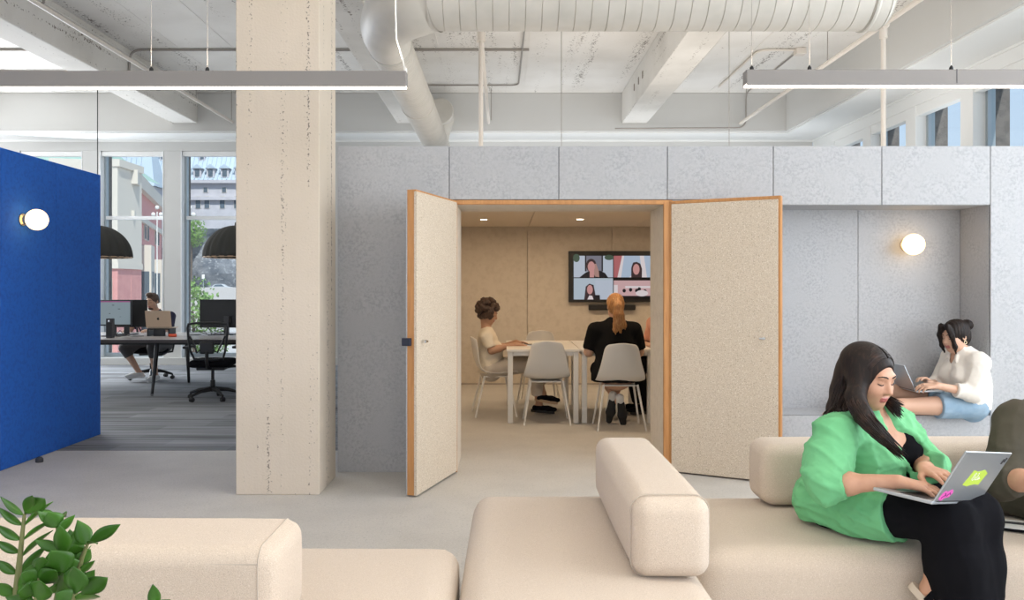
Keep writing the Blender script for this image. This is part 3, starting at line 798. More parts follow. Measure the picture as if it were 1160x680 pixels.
# parked car
car = thing('parked_car', 'pale grey car parked on the road at the foot of the cliff', 'car', (PX(250, 158), 158, .4))
cx, cy, cz = PX(250, 158), 158, .75
paintc = mat('car_paint', (.62, .64, .66), .25, .3)
pr = [(-2.1, .0), (-2.1, .5), (-1.5, .68), (-.85, 1.15), (.5, 1.18), (1.2, .72), (2.0, .6), (2.1, .1)]
v = [(cx+a, cy+s, cz+z) for s in (-.8, .8) for a, z in pr]; k = len(pr)
MB().add(v, [tuple(range(k)), tuple(reversed(range(k, 2*k)))]+[(i, i+k, (i+1) % k+k, (i+1) % k) for i in range(k)]).build('body', paintc, car, bevel=.06)
MB().add([(cx-1.15, cy-.82, cz+.7), (cx-.75, cy-.82, cz+1.08), (cx+.42, cy-.82, cz+1.1), (cx+.95, cy-.82, cz+.7)], [(3, 2, 1, 0)]).build('side_window', wdark, car)
for a in (-1.3, 1.3):
    for s in (-.82, .62): MB().lathe([(0, 0), (.33, 0), (.33, .2), (0, .2)], (cx+a, cy+s, cz-.02), (0, 1, 0), 18).build('wheel', rubber, car)
sg = thing('street_sign', 'small white street sign on a pole before the cliff', 'sign', (PX(229, 150), 150.6, .4))
MB().tube([(PX(229, 150), 150.6, .4), (PX(229, 150), 150.6, PZ(313, 150))], .06, 8).build('pole', alu, sg)
MB().box((PX(227.5, 150), 150.5, PZ(316, 150)), (PX(230.5, 150), 150.6, PZ(311, 150))).build('plate', whitep, sg)
def street_lamp(lab, px, Y):
    sl_ = thing('street_lamp', lab, 'street lamp', (PX(px, Y), Y, -6))
    zt = PZ(240, Y)
    MB().tube([(PX(px, Y), Y, -6), (PX(px, Y), Y, zt)], .03, 8).build('pole', whitep, sl_)
    for dx, dz in ((-.22, -.15), (.22, -.15), (0, .25)): MB().ball((PX(px, Y)+dx, Y, zt+dz), .12, 12).build('globe', whitep, sl_)
street_lamp('street lamp with white globes before the stone building', 215, 48)
street_lamp('street lamp with white globes before the pink corner building', 178, 48)
# ================================================================== SOFAS
def seam(pts, parent, r=.0022): MB().tube(pts, r, 6, closed=True).build('seam', seamm, parent, smooth=180)
def block(name, x0, x1, y0, y1, z0, z1, r, parent, bulge=.012, n=26):
    c = ((x0+x1)/2, (y0+y1)/2, (z0+z1)/2); h = ((x1-x0)/2-bulge*.5, (y1-y0)/2-bulge*.5, (z1-z0)/2-bulge*.5)
    return MB().rbox(c, h, r, bulge, n).build(name, boucle, parent, smooth=180)
SB = .04
s1 = thing('sofa_module', 'cream sofa module at lower left with a low block backrest beside the plant', 'sofa', (-1.2, 2.4, 0), 'cream modular sofas')
block('seat', -2.3, -.160, 1.79, 3.16, SB, .42, .075, s1); block('backrest', -2.3, -.605, 2.175, 2.52, .425, .705, .05, s1, .008)
def end_seam(x, y0, y1, z0, z1, parent, r=.05):
    q = []
    for cy, cz, a0 in ((y1-r, z1-r, 0), (y0+r, z1-r, 90), (y0+r, z0+r, 180), (y1-r, z0+r, 270)):
        for k in range(7):
            a = math.radians(a0+k*15); q.append((x, cy+(r)*math.cos(a), cz+(r)*math.sin(a)))
    seam(q, parent)
end_seam(-.652, 2.179, 2.516, .431, .7005, s1)
MB().tube([(-2.25, 2.181, .662), (-.652, 2.181, .662)], .0022, 6).build('seam', seamm, s1)
s2 = thing('sofa_module', 'cream sofa module in the middle with its block backrest pointing at the camera', 'sofa', (.28, 2.9, 0), 'cream modular sofas')
block('seat', -.145, .695, 1.7, 3.92, SB, .425, .085, s2, .014); block('backrest', .425, .695, 2.70, 3.86, .425, .705, .055, s2, .01)
q = []
for cx, cz, a0 in ((.69-.055, .705-.055, 0), (.425+.055, .705-.055, 90), (.425+.055, .43+.055, 180), (.69-.055, .43+.055, 270)):
    for k in range(7):
        a = math.radians(a0+k*15); q.append((cx+.054*math.cos(a), 2.75, cz+.054*math.sin(a)))
seam(q, s2)
s3 = thing('sofa_module', 'cream sofa module at right under the woman in green with a long low backrest', 'sofa', (2.4, 3.5, 0), 'cream modular sofas')
block('seat', .712, 4.3, 3.05, 3.90, SB, .42, .085, s3, .012, 40); block('backrest', 1.145, 4.2, 3.615, 3.87, .422, .705, .055, s3, .008, 40)
for s, fx in ((s1, (-2.2, -.3)), (s2, (-.05, .6)), (s3, (.85, 4.1))):
    for x in fx:
        for y in ((1.9, 2.9) if s is s1 else (1.9, 3.7) if s is s2 else (3.2, 3.75)):
            MB().lathe([(0, 0), (.025, 0), (.03, .05), (0, .05)], (x, y, 0), (0, 0, 1), 14).build('foot', blackm, s)

# ================================================================== MEETING ROOM
def make_table(lab, x0, x1, y0, y1):
    t = thing('meeting_table', lab, 'table', ((x0+x1)/2, (y0+y1)/2, 0), 'white meeting tables')
    MB().box((x0, y0, .732), (x1, y1, .76)).build('tabletop', tabtop, t, bevel=.004)
    MB().box((x0+.066, y0+.018, .69), (x1-.066, y0+.045, .7318)).box((x0+.066, y1-.045, .69), (x1-.066, y1-.018, .7318)).box((x0+.018, y0+.066, .69), (x0+.045, y1-.066, .7318)).box((x1-.045, y0+.066, .69), (x1-.018, y1-.066, .7318)).build('frame', whitem, t, bevel=.003)
    for x in (x0+.012, x1-.065):
        for y in (y0+.012, y1-.065): MB().box((x, y, 0), (x+.053, y+.053, .732)).build('leg', whitem, t, bevel=.005)
make_table('white meeting table in front of the curly haired person', .035, .785, 8.40, 9.77)
make_table('white meeting table in front of the person in the black dress', .795, 1.545, 8.40, 9.77)

def make_chair(lab):
    t = thing('shell_chair', lab, 'chair', (0, 0, 0), 'white shell chairs round the meeting tables')
    prof = [(-.275, .855), (-.272, .845), (-.265, .80), (-.252, .72), (-.235, .63), (-.212, .55), (-.175, .49), (-.12, .455), (-.03, .443), (.06, .445), (.14, .455), (.20, .46), (.225, .452), (.235, .437)]
    hw = [.125, .15, .172, .186, .205, .225, .24, .245, .245, .24, .23, .215, .20, .18]
    nv_ = 15; vs = []
    for (y, z), w in zip(prof, hw):
        b = max(0, min(1, (z-.46)/.25))
        for j in range(nv_):
            u = 2*j/(nv_-1)-1
            vs.append((u*w, y+b*.05*u*u, z+(1-b)*.03*u*u - (.012*u*u if z > .84 else 0)))
    k = len(prof)
    fs = [(i*nv_+j, (i+1)*nv_+j, (i+1)*nv_+j+1, i*nv_+j+1) for i in range(k-1) for j in range(nv_-1)]
    o = MB().add(vs, fs).build('shell', whitep, t, smooth=180)
    sd = o.modifiers.new('thick', 'SOLIDIFY'); sd.thickness = .011; sd.offset = -1
    ss = o.modifiers.new('sub', 'SUBSURF'); ss.levels = 1; ss.render_levels = 1
    MB().box((-.15, -.12, .422), (.15, .14, .436)).build('seat_frame', whitem, t, bevel=.004)
    for sx in (-1, 1):
        for (y0, y1) in ((.13, .21), (-.13, -.235)):
            MB().tube([(sx*.165, y0, .44), (sx*.235, y1, 0)], [.0125, .009], 10).build('leg', whitem, t, smooth=60)
    return t
ch0 = make_chair('empty white shell chair with its back to the doorway')
chairs = [((.446, 8.50), 0, 'empty white shell chair with its back to the doorway'),
          ((1.150, 8.17), 0, 'white shell chair under the person in the black dress'),
          ((-.09, 9.02), -PI/2+.12, 'white shell chair seen from the side under the curly haired person'),
          ((.43, 9.99), PI-.15, 'empty white shell chair on the far side of the meeting table'),
          ((1.93, 9.05), PI/2, 'white shell chair under the person in the salmon shirt')]
for i, ((x, y), a, lab) in enumerate(chairs):
    c = ch0 if i == 0 else copy_tree(ch0)
    c.location = (x, y, 0); c.rotation_euler = (0, 0, a); c['label'] = lab
# television with a video call
TY = 11.76; tv = thing('television', 'black wall television showing a four person video call', 'television', (1.55, TY, 1.5))
x0, x1, z0, z1 = PX(644.3, 11.69), PX(743, 11.69), PZ(342.5, 11.69), PZ(284.5, 11.69)
MB().box((x0, TY-.07, z0), (x1, TY-.012, z1)).build('housing', black, tv, bevel=.004)
MB().box((x0+.3, TY-.012, z0+.2), (x1-.3, TY, z1-.2)).build('wall_bracket', blackm, tv)
def em(name, c, s=.9): return mat(name, (0, 0, 0), .3, emit=(c, s))
eb = em('screen_black', (.003, .003, .004)); sc = MB(); mats = [eb]
def lay(shape, m, lvl):
    if m not in mats: mats.append(m)
    sc.cm = mats.index(m); y = TY-.0705-.0006*lvl
    if shape[0] == 'r': _, a, b2, c2, d2 = shape; pts = [(a, b2), (c2, b2), (c2, d2), (a, d2)]
    elif shape[0] == 'e':
        _, cx, cz, rx, rz_ = shape; pts = [(cx+rx*math.cos(2*PI*k/20), cz+rz_*math.sin(2*PI*k/20)) for k in range(20)]
    else: pts = shape[1]
    # tile clipped pixel frame -> world (850x680 crop of region 640..740 x 280..360)
    w = [(PX(640+p[0]/8.5, 11.69), y, PZ(280+p[1]/8.5, 11.69)) for p in pts]
    a2 = sum(w[i][0]*w[(i+1) % len(w)][2]-w[(i+1) % len(w)][0]*w[i][2] for i in range(len(w)))
    if a2 < 0: w = w[::-1]
    sc.add(w, [tuple(range(len(w)))])
pale = em('screen_pale_blue', (.50, .56, .66)); pale2 = em('screen_pale_wall', (.46, .54, .62)); dk = em('screen_dark', (.012, .011, .016)); fc = em('screen_face', (.60, .30, .29)); hr = em('screen_brown_hair', (.045, .025, .03)); hb = em('screen_fair_hair', (.42, .25, .22))
rd = em('screen_red', (.45, .14, .15)); pk = em('screen_pink_room', (.62, .40, .41)); wh = em('screen_white', (.75, .68, .70)); gn = em('screen_green', (.06, .10, .07)); gy = em('screen_grey', (.20, .20, .25)); bl = em('screen_light_blue', (.42, .52, .66))
lay(('r', 82, 80, 850, 505), eb, 0)
lay(('r', 84, 84, 462, 292), pale, 1); lay(('r', 192, 84, 366, 235), dk, 2); lay(('r', 205, 84, 352, 235), gy, 3)
lay(('e', 110, 105, 32, 40), gn, 2); lay(('e', 425, 100, 45, 26), gn, 2)
lay(('p', [(140, 292), (200, 245), (250, 225), (340, 228), (385, 250), (415, 292)]), dk, 4)
lay(('e', 252, 175, 50, 62), hr, 5); lay(('p', [(215, 180), (300, 160), (325, 230), (330, 290), (290, 285), (270, 240)]), hb, 5.5); lay(('r', 238, 220, 280, 292), fc, 5.6); lay(('e', 253, 190, 34, 52), fc, 6)
lay(('r', 470, 84, 850, 292), bl, 1); lay(('p', [(470, 84), (550, 84), (505, 292), (470, 292)]), rd, 2); lay(('p', [(550, 84), (570, 84), (540, 292), (505, 292)]), wh, 2); lay(('p', [(720, 84), (760, 84), (790, 292), (745, 292)]), wh, 2)
lay(('p', [(620, 292), (650, 260), (740, 260), (775, 292)]), wh, 3); lay(('p', [(638, 292), (638, 200), (655, 150), (690, 142), (725, 160), (742, 210), (740, 292)]), hr, 4); lay(('e', 686, 215, 32, 52), fc, 5)
lay(('r', 84, 300, 462, 505), pale2, 1); lay(('r', 292, 320, 462, 505), pale, 1.5)
lay(('p', [(185, 505), (200, 380), (235, 352), (275, 365), (290, 440), (300, 505)]), hr, 3); lay(('p', [(270, 505), (285, 462), (335, 462), (338, 505)]), dk, 3.4); lay(('e', 240, 410, 28, 45), fc, 4); lay(('p', [(215, 505), (235, 465), (262, 470), (275, 505)]), wh, 4.4)
lay(('r', 470, 322, 850, 480), pk, 1); lay(('r', 470, 365, 508, 460), wh, 2); lay(('p', [(580, 375), (850, 375), (850, 395), (580, 395)]), wh, 2)
for cx, cz in ((570, 420), (632, 412), (690, 420), (715, 405), (770, 425)): lay(('e', cx, cz, 16, 18), dk, 3)
lay(('e', 740, 445, 60, 30), wh, 4); lay(('r', 470, 470, 850, 484), dk, 3)
sc.build('screen', mats, tv)
sbx = thing('soundbar', 'black soundbar on the wall under the television', 'soundbar', (1.55, TY, PZ(348, 11.69)))
MB().box((PX(667, 11.69), TY-.08, PZ(351.5, 11.69)), (PX(720, 11.69), TY-.004, PZ(345.3, 11.69))).build('body', black, sbx, bevel=.01)
MB().box((PX(680, 11.69), TY-.006, PZ(350, 11.69)), (PX(706, 11.69), TY, PZ(346, 11.69))).build('bracket', blackm, sbx)
tb = thing('tablet', 'dark grey tablet under the hands of the curly haired person', 'tablet', (.33, 9.0, .76))
MB().box((.20, 8.90, .76), (.44, 9.10, .768)).build('body', silver, tb, bevel=.002)
MB().box((.21, 8.91, .768), (.43, 9.09, .769)).build('screen', black, tb)

# ================================================================== OFFICE AT LEFT
DK = thing('bench_desk', 'long pale bench desk with dark edge and black splayed legs by the windows', 'desk', (-4.5, 11.1, 0))
MB().box((-6.4, 10.3, .695), (-2.6, 11.9, .735)).build('desk_edge', mat('dark_edge', (.05, .04, .04), .5), DK, bevel=.004)
MB().box((-6.4, 10.3, .735), (-2.6, 11.09, .742)).box((-6.4, 11.11, .735), (-2.6, 11.9, .742)).build('desktop', mat('desk_laminate', (.62, .58, .55), .25), DK)
MB().box((-6.3, 10.6, .65), (-2.7, 10.66, .695)).box((-6.3, 11.5, .65), (-2.7, 11.56, .695)).build('rail', blackm, DK)
for x in (-6.3, -4.47, -2.72):
    for y0, y1 in ((10.62, 10.5), (11.6, 11.73)):
        o = MB().tube([(x, y0, .69), (x-.02, y1, .03)], [.032, .018], 12).build('leg', blackm, DK, smooth=60)
        MB().lathe([(0, 0), (.018, 0), (.02, .03), (0, .03)], (x-.02, y1, 0), (0, 0, 1), 12).build('glide', chrome, o)
DT = .742
def monitor(lab, cx, Y, w, z0, z1, face, tilt=0, screen_mat=None):
    t = thing('monitor', lab, 'monitor', (0, 0, 0)); d = -1 if face < 0 else 1
    MB().box((-w/2, -.02, z0-DT), (w/2, .012, z1-DT)).build('housing', black, t, bevel=.004)
    MB().box((-w/2+.012, (-.0215 if d < 0 else .0125), z0-DT+.018), (w/2-.012, (-.0205 if d < 0 else .0135), z1-DT-.012)).build('screen', screen_mat or mat('screen_off', (.008, .009, .016), .2), t)
    MB().box((-.05, (-.0-d*.05), z0-DT+.06), (.05, -d*.01, z0-DT+.16)).build('mount', black, t)
    MB().box((-.035, -d*.075-.012, .0), (.035, -d*.075+.012, z0-DT+.16)).build('stand', dgrey, t, bevel=.003)
    MB().box((-.13, -d*.075-.09, 0), (.13, -d*.075+.09, .012)).build('base', dgrey, t, bevel=.004)
    t.location = (cx, Y, DT); t.rotation_euler = (0, 0, tilt)
    return t
lit = em('lit_screen_blue_grey', (.26, .33, .37), .8)
mo = monitor('monitor with a lit pale screen facing the camera beside the blue wall', PX(126, 10.85), 10.85, .545, .885, 1.225, -1, 0, lit)
pg = MB().box((-.26, -.0222, .455), (.26, -.0217, .468)).build('menu_bar', em('screen_magenta', (.35, .03, .20), .8), mo)
MB().box((.10, -.0222, .36), (.13, -.0217, .37)).box((-.02, -.0222, .30), (.0, -.0217, .31)).box((.02, -.0222, .41), (.05, -.0217, .42)).box((.12, -.0222, .26), (.14, -.0217, .265)).build('page_marks', em('screen_grey_marks', (.08, .10, .12), .8), mo)
monitor('black back of a monitor right of the lit screen', PX(146, 11.4), 11.4, .50, .84, 1.22, 1, .06)
monitor('dark wide monitor behind the office chair', PX(259, 11.35), 11.35, .80, .835, 1.225, 1, -.05)
sp = thing('desk_speaker', 'small dark upright desk speaker in front of the lit monitor', 'speaker', (PX(124.5, 10.55), 10.55, DT))
MB().box((PX(121, 10.55), 10.52, DT), (PX(128, 10.55), 10.6, DT+.25)).build('cabinet', dgrey, sp, bevel=.008)
MB().box((PX(121.7, 10.55), 10.517, DT+.02), (PX(127.3, 10.55), 10.522, DT+.2)).build('grille', black, sp)
MB().lathe([(0, -.003), (.012, -.003), (.012, 0), (0, 0)], (PX(124.5, 10.55), 10.518, DT+.22), (0, -1, 0), 14).build('knob', chrome, sp)
# laptop on its stand in front of the man
st = thing('laptop_stand', 'low black stand under the gold laptop', 'laptop stand', (PX(181, 11.0), 11.0, DT))
lx = PX(182, 11.0)
MB().box((lx-.15, 10.92, DT+.085), (lx+.15, 11.14, DT+.1)).build('shelf', black, st, bevel=.003)
for s in (-1, 1): MB().box((lx+s*.14-.008, 10.92, DT), (lx+s*.14+.008, 11.14, DT+.09)).build('side', black, st)
MB().box((lx-.07, 10.94, DT), (lx+.07, 10.99, DT+.085)).build('front_block', black, st)
def laptop(name, lab, hinge, hdir, out, up, w, d, m, keys=True):
    """hinge = left end of hinge line, hdir along it, out = from hinge toward the user, up = lid direction"""
    hinge, hdir, out, up = V(hinge), V(hdir).normalized(), V(out).normalized(), V(up).normalized()
    t = thing(name, lab, 'laptop', hinge); bn = hdir.cross(out)
    if bn.z < 0: bn = -bn
    MB().obox(hinge-bn*.012, hdir*w, out*d, bn*.012).build('base', m, t, bevel=.003)
    MB().obox(hinge+hdir*.02+out*.03, hdir*(w-.04), out*(d*.45), bn*.0012).build('keyboard', black, t)
    MB().obox(hinge+hdir*w*.33+out*(d*.62), hdir*w*.34, out*d*.33, bn*.0008).build('trackpad', mat('trackpad_grey', (.4, .42, .44), .4), t)
    ln = hdir.cross(up).normalized()
    if ln.dot(out) > 0: ln = -ln          # outer side of the lid
    ld = MB().obox(hinge+up*.004, hdir*w, ln*.006, up*d).build('lid', m, t, bevel=.0025)
    MB().obox(hinge+hdir*.006+up*.012-ln*.0007, hdir*(w-.012), ln*.0006, up*(d-.02)).build('screen', mat('laptop_screen', (.02, .025, .03), .15, emit=((.5, .6, .7), .35)), ld)
    MB().tube([hinge+hdir*.03+up*.003, hinge+hdir*(w-.03)+up*.003], .006, 8).build('hinge', dgrey, t)
    return t, ld, hinge, hdir, up, ln
def apple(ld, c, hd, up, ln, s, m):
    """the fruit mark on a laptop lid: bitten round with a leaf"""
    mb = MB(); n = 28; pts = []
    for k in range(n):
        a = 2*PI*k/n+PI/2
        r = 1-.16*abs(math.cos(a/2-PI/4))**14-.10*(math.sin(a) < -.9)
        x, z = .92*r*math.cos(a), r*math.sin(a)
        bx_, bz_ = 1.08, .18                    # bite
        dd = math.hypot(x-bx_, z-bz_)
        if dd < .48: x, z = bx_+(x-bx_)/dd*-.0+(-.46), z if abs(z-bz_) < .2 else z
        pts.append((x*s, z*s))
    for lst in (pts, [(.02*s, 1.1*s), (.1*s, 1.35*s), (.32*s, 1.52*s), (.30*s, 1.25*s)]):
        k = len(lst); f = [c+hd*x+up*z+ln*.0063 for x, z in lst]; b2 = [c+hd*x+up*z+ln*.0067 for x, z in lst]
        mb.add(f+b2, [tuple(range(k)), tuple(range(k, 2*k))]+[(i, (i+1) % k, (i+1) % k+k, i+k) for i in range(k)])
    mb.build('logo', m, ld)
t, ld, h, hd, up, ln = laptop('laptop', 'gold laptop with a dark fruit logo on the black stand in front of the man', (lx-.17, 10.95, DT+.115), (1, 0, 0), (0, 1, 0), (0, -.2, 1), .34, .225, gold)
apple(ld, h+hd*.17+up*.12, hd, up, ln, .019, black)
label(MB().tube([(PX(200, 10.8), 10.8, DT+.02), (PX(192, 10.8), 10.78, DT+.02)], .02, 12).build('marker_pen', orange, smooth=60), 'small red object lying on the desk beside the gold laptop', 'stationery')
# cables on the desk
cb = thing('desk_cables', 'tangle of black cables on the desk below the dark wide monitor', 'cables', (-3.5, 11.0, DT))
rnd = random.Random(5)
for k in range(6):
    a = V((PX(226+k*6, 11.1), 11.15, DT+.004)); pts = [a+V((.10*math.sin(j*1.1+k)*j/5, -.25*j/6*rnd.uniform(.6, 1.1), .01+.10*math.sin(PI*j/6)*(k % 3)/2)) for j in range(7)]
    MB().tube(pts, .004, 6).build('cable', black, cb, smooth=60)
cb2 = label(MB().tube([(PX(130, 10.9), 10.95, DT+.02), (PX(136, 10.9), 10.9, DT+.08), (PX(142, 10.9), 10.85, DT+.03), (PX(152, 10.9), 10.8, DT+.006), (PX(165, 10.9), 10.85, DT+.006)], .004, 6).build('charging_cable', black, smooth=60), 'thin cable looping on the desk behind the small speaker', 'cable')

def task_chair(lab, loc, rot, mesh_back=True):
    t = thing('office_chair', lab, 'office chair', (0, 0, 0), 'black office chairs')
    MB().rbox((0, .03, .455), (.24, .235, .045), .04, .01, 14).build('seat_cushion', blackf, t, smooth=180)
    MB().box((-.17, -.12, .37), (.17, .17, .415)).build('mechanism', black, t, bevel=.012)
    MB().tube([(0, 0, .10), (0, 0, .24)], .03, 16).tube([(0, 0, .24), (0, 0, .38)], .02, 16).build('gas_column', blackm, t, smooth=50)
    # backrest loop
    pts = [(-.17, -.20, .52), (-.205, -.235, .62), (-.225, -.25, .76), (-.235, -.25, .90), (-.225, -.25, .945), (-.15, -.255, .957), (0, -.26, .962), (.15, -.255, .957), (.225, -.25, .945), (.235, -.25, .90), (.225, -.25, .76), (.205, -.235, .62), (.17, -.20, .52), (.0, -.19, .50)]
    MB().tube(pts, .015, 10, closed=True).build('back_frame', black, t, smooth=60)
    vs = []; n1, n2 = 12, 10
    for i in range(n1+1):
        z = .52+.43*i/n1; w = .165+.065*min(1, (z-.52)/.35)
        for j in range(n2+1):
            u = 2*j/n2-1; vs.append((u*w, -.205-.045*min(1, (z-.52)/.2)-.02*(1-u*u), z))
    MB().add(vs, [(i*(n2+1)+j, i*(n2+1)+j+1, (i+1)*(n2+1)+j+1, (i+1)*(n2+1)+j) for i in range(n1) for j in range(n2)]).build('mesh_back', MESHM, t, smooth=180)
    MB().rbox((0, -.275, .66), (.085, .02, .075), .02, 0, 8).build('lumbar_pad', black, t, smooth=180)
    for s in (-1, 1):
        MB().tube([(s*.07, -.29, .64), (s*.12, -.27, .60), (s*.16, -.245, .70), (s*.21, -.255, .80)], .012, 8).build('back_spring', black, t, smooth=60)
    MB().tube([(0, -.1, .39), (0, -.25, .42), (0, -.285, .50), (0, -.285, .62)], .022, 10).build('back_stem', black, t, smooth=60)
    for s in (-1, 1):
        MB().tube([(s*.18, .02, .40), (s*.29, .02, .41), (s*.305, .0, .50), (s*.30, -.0, .635)], .017, 10).build('arm_post', black, t, smooth=60)
        MB().rbox((s*.295, .02, .65), (.045, .125, .016), .014, 0, 8).build('armrest', black, t, smooth=180)
    for k in range(5):
        a = 2*PI*k/5+.3; d = V((math.cos(a), math.sin(a), 0))
        o = MB().tube([d*.03+V((0, 0, .13)), d*.18+V((0, 0, .115)), d*.31+V((0, 0, .075))], [.03, .022, .015], 10).build('base_leg', black, t, smooth=60)
        e = V((-d.y, d.x, 0))
        MB().lathe([(0, -.025), (.026, -.025), (.028, -.02), (.028, -.006), (.02, -.004), (.02, .004), (.028, .006), (.028, .02), (.026, .025), (0, .025)], d*.31+V((0, 0, .028)), e, 16).tube([d*.31+V((0, 0, .03)), d*.31+V((0, 0, .08))], .01, 8).build('caster', rubber, o, smooth=50)
    t.location = loc; t.rotation_euler = (0, 0, rot)
    return t
mm = bpy.data.materials.new('chair_mesh'); mm.use_nodes = True
nt = mm.node_tree; pb = nt.nodes['Principled BSDF']; pb.inputs['Base Color'].default_value = (.02, .02, .02, 1); pb.inputs['Alpha'].default_value = .35; MESHM = mm
task_chair('black mesh office chair at the near side of the bench desk', (PX(241, 10.2), 10.2, .002), .1)
task_chair('black office chair under the man at the far side of the bench desk', (PX(172, 12.45), 12.45, .002), PI+.35)
# ribbed dome pendants
def dome(lab, px, Y):
    x = PX(px, Y); zr = PZ(291.5, Y); Rr = .43
    t = thing('dome_pendant_light', lab, 'pendant light', (x, Y, zr), 'ribbed dome pendants over the desk')
    n = 96; vs = []; k = 14
    for i in range(k+1):
        a = PI/2*i/k
        for j in range(n):
            w = 2*PI*j/n; rr = Rr*math.cos(a)*(1+.03*math.cos(24*w)) if i < k else .02
            vs.append((x+rr*math.cos(w), Y+rr*math.sin(w), zr+.43*math.sin(a)))
    o = MB().add(vs, [(i*n+j, i*n+(j+1) % n, (i+1)*n+(j+1) % n, (i+1)*n+j) for i in range(k) for j in range(n)]).build('shade', mat('charcoal_felt', (.05, .05, .045), .9), t, smooth=60)
    sd = o.modifiers.new('thick', 'SOLIDIFY'); sd.thickness = .008; sd.offset = -1
    MB().lathe([(Rr-.012, -.008), (Rr+.004, -.008), (Rr+.004, .006), (Rr-.012, .006), (Rr-.012, -.008)], (x, Y, zr), (0, 0, 1), 64).build('rim', mat('wood_rim', (.6, .42, .28), .6), t, smooth=60)
    MB().ball((x, Y, zr+.2), .07, 18).build('bulb', emis('bulb_glow', (1, .75, .5), 4), t, smooth=180)
    MB().tube([(x, Y, zr+.42), (x, Y, 4.71)], .006, 8).build('cord', blackm, t)
    MB().lathe([(0, .42), (.03, .42), (.025, .47), (0, .47)], (x, Y, zr), (0, 0, 1), 16).build('cap', blackm, t)
dome('charcoal ribbed dome pendant half hidden by the blue wall', 110.5, 11.1)
dome('charcoal ribbed dome pendant half hidden by the concrete column', 268, 11.1)

# ================================================================== PLANT
pl = thing('potted_zz_plant', 'glossy green potted plant at the lower left corner before the sofa', 'plant', (-.83, 1.55, 0))
pc = (-.84, 1.55)
MB().lathe([(0, 0), (.17, 0), (.185, .01), (.215, .46), (.215, .48), (.20, .48), (.195, .44), (.0, .44)], (*pc, 0), (0, 0, 1), 40).build('planter', pot, pl, smooth=40)
MB().lathe([(0, .452), (.195, .445), (.195, .43), (0, .43)], (*pc, 0), (0, 0, 1), 30).build('soil', soil, pl, smooth=40)
def leaf_into(mb, b, t, w, roll=0, bend=.06):
    b, t = V(b), V(t); d = t-b; L = d.length; d.normalize()
    side = d.cross(V((0, 1, 0))); side = side.normalized() if side.length > .05 else V((1, 0, 0))
    side = Matrix.Rotation(roll, 3, d)@side; nn = side.cross(d).normalized()
    vs = []; n = 9
    for i in range(n+1):
        u = i/n; ww = w*.36*(math.sin(PI*u**.82)**1.05 if 0 < u < 1 else 0)+.0004
        mid = b+d*L*u+nn*(bend*L*4*u*(1-u)*.6)
        for s, f in ((-1, .22), (-.5, .09), (0, 0), (.5, .09), (1, .22)): vs.append(mid+side*s*ww+nn*f*ww)
    mb.add(vs, [(i*5+j, (i+1)*5+j, (i+1)*5+j+1, i*5+j+1) for i in range(n) for j in range(4)])
def zz(stem_pts, leaves, r=.005):
    s = MB().tube(stem_pts, [r*(1.5-i/(len(stem_pts)-1)) for i in range(len(stem_pts))], 10).build('stem', stemm, pl, smooth=60)
    mb = MB()
    for q in leaves: leaf_into(mb, *q)
    o = mb.build('leaves', leafm, s, smooth=180)
    sd = o.modifiers.new('thick', 'SOLIDIFY'); sd.thickness = .0012
Zp = lambda x, y, Y=1.55: P(x/3.314, 550+y/3.314, Y)
rnd = random.Random(11)
st1 = [V((pc[0]-.02, 1.55, .44)), Zp(55, 480), Zp(62, 400), Zp(72, 300), Zp(82, 200), Zp(92, 108)]
zz(st1, [(Zp(90, 112), Zp(2, 42, 1.53), .022, 1.2), (Zp(86, 150), Zp(-10, 80, 1.52), .024, 1.25), (Zp(81, 205), Zp(-20, 145, 1.52), .026, 1.2), (Zp(76, 252), Zp(-20, 206, 1.52), .026, 1.2), (Zp(66, 332), Zp(-20, 280, 1.52), .026, 1.1), (Zp(62, 410), Zp(-30, 370, 1.52), .03, .9),
         (Zp(92, 152), Zp(200, 62, 1.56), .022, 1.15), (Zp(86, 208), Zp(206, 128, 1.57), .024, 1.15), (Zp(82, 270), Zp(200, 170, 1.57), .026, 1.2), (Zp(72, 340), Zp(182, 222, 1.58), .028, .9), (Zp(66, 400), Zp(165, 280, 1.5), .04, .4), (Zp(62, 450), Zp(150, 330, 1.5), .045, .3),
         (Zp(92, 108), Zp(168, 52, 1.52), .05, .35), (Zp(94, 104), Zp(120, 40, 1.5), .03, .5)], .006)
st2 = [V((pc[0]+.03, 1.57, .44)), Zp(210, 470), Zp(225, 380), Zp(232, 290), Zp(225, 200), Zp(205, 110, 1.56)]
zz(st2, [(Zp(212, 130, 1.56), Zp(140, 96, 1.54), .035, .9), (Zp(212, 130, 1.57), Zp(248, 118, 1.6), .045, .2), (Zp(216, 160), Zp(180, 100, 1.54), .05, .3), (Zp(222, 180), Zp(282, 112, 1.56), .03, .9), (Zp(235, 265, 1.52), Zp(222, 150, 1.5), .045, .1),
         (Zp(230, 240), Zp(130, 205, 1.53), .03, .9), (Zp(240, 330, 1.5), Zp(190, 245, 1.48), .075, .2), (Zp(238, 260), Zp(330, 240, 1.55), .04, .5), (Zp(262, 300), Zp(300, 190, 1.56), .05, .3), (Zp(225, 360), Zp(165, 320, 1.5), .055, .2), (Zp(228, 400), Zp(160, 400, 1.5), .05, .3), (Zp(222, 430), Zp(245, 330, 1.49), .05, .3)], .006)
st3 = [V((pc[0]+.06, 1.54, .44)), Zp(270, 460), Zp(285, 370), Zp(305, 280), Zp(330, 218)]
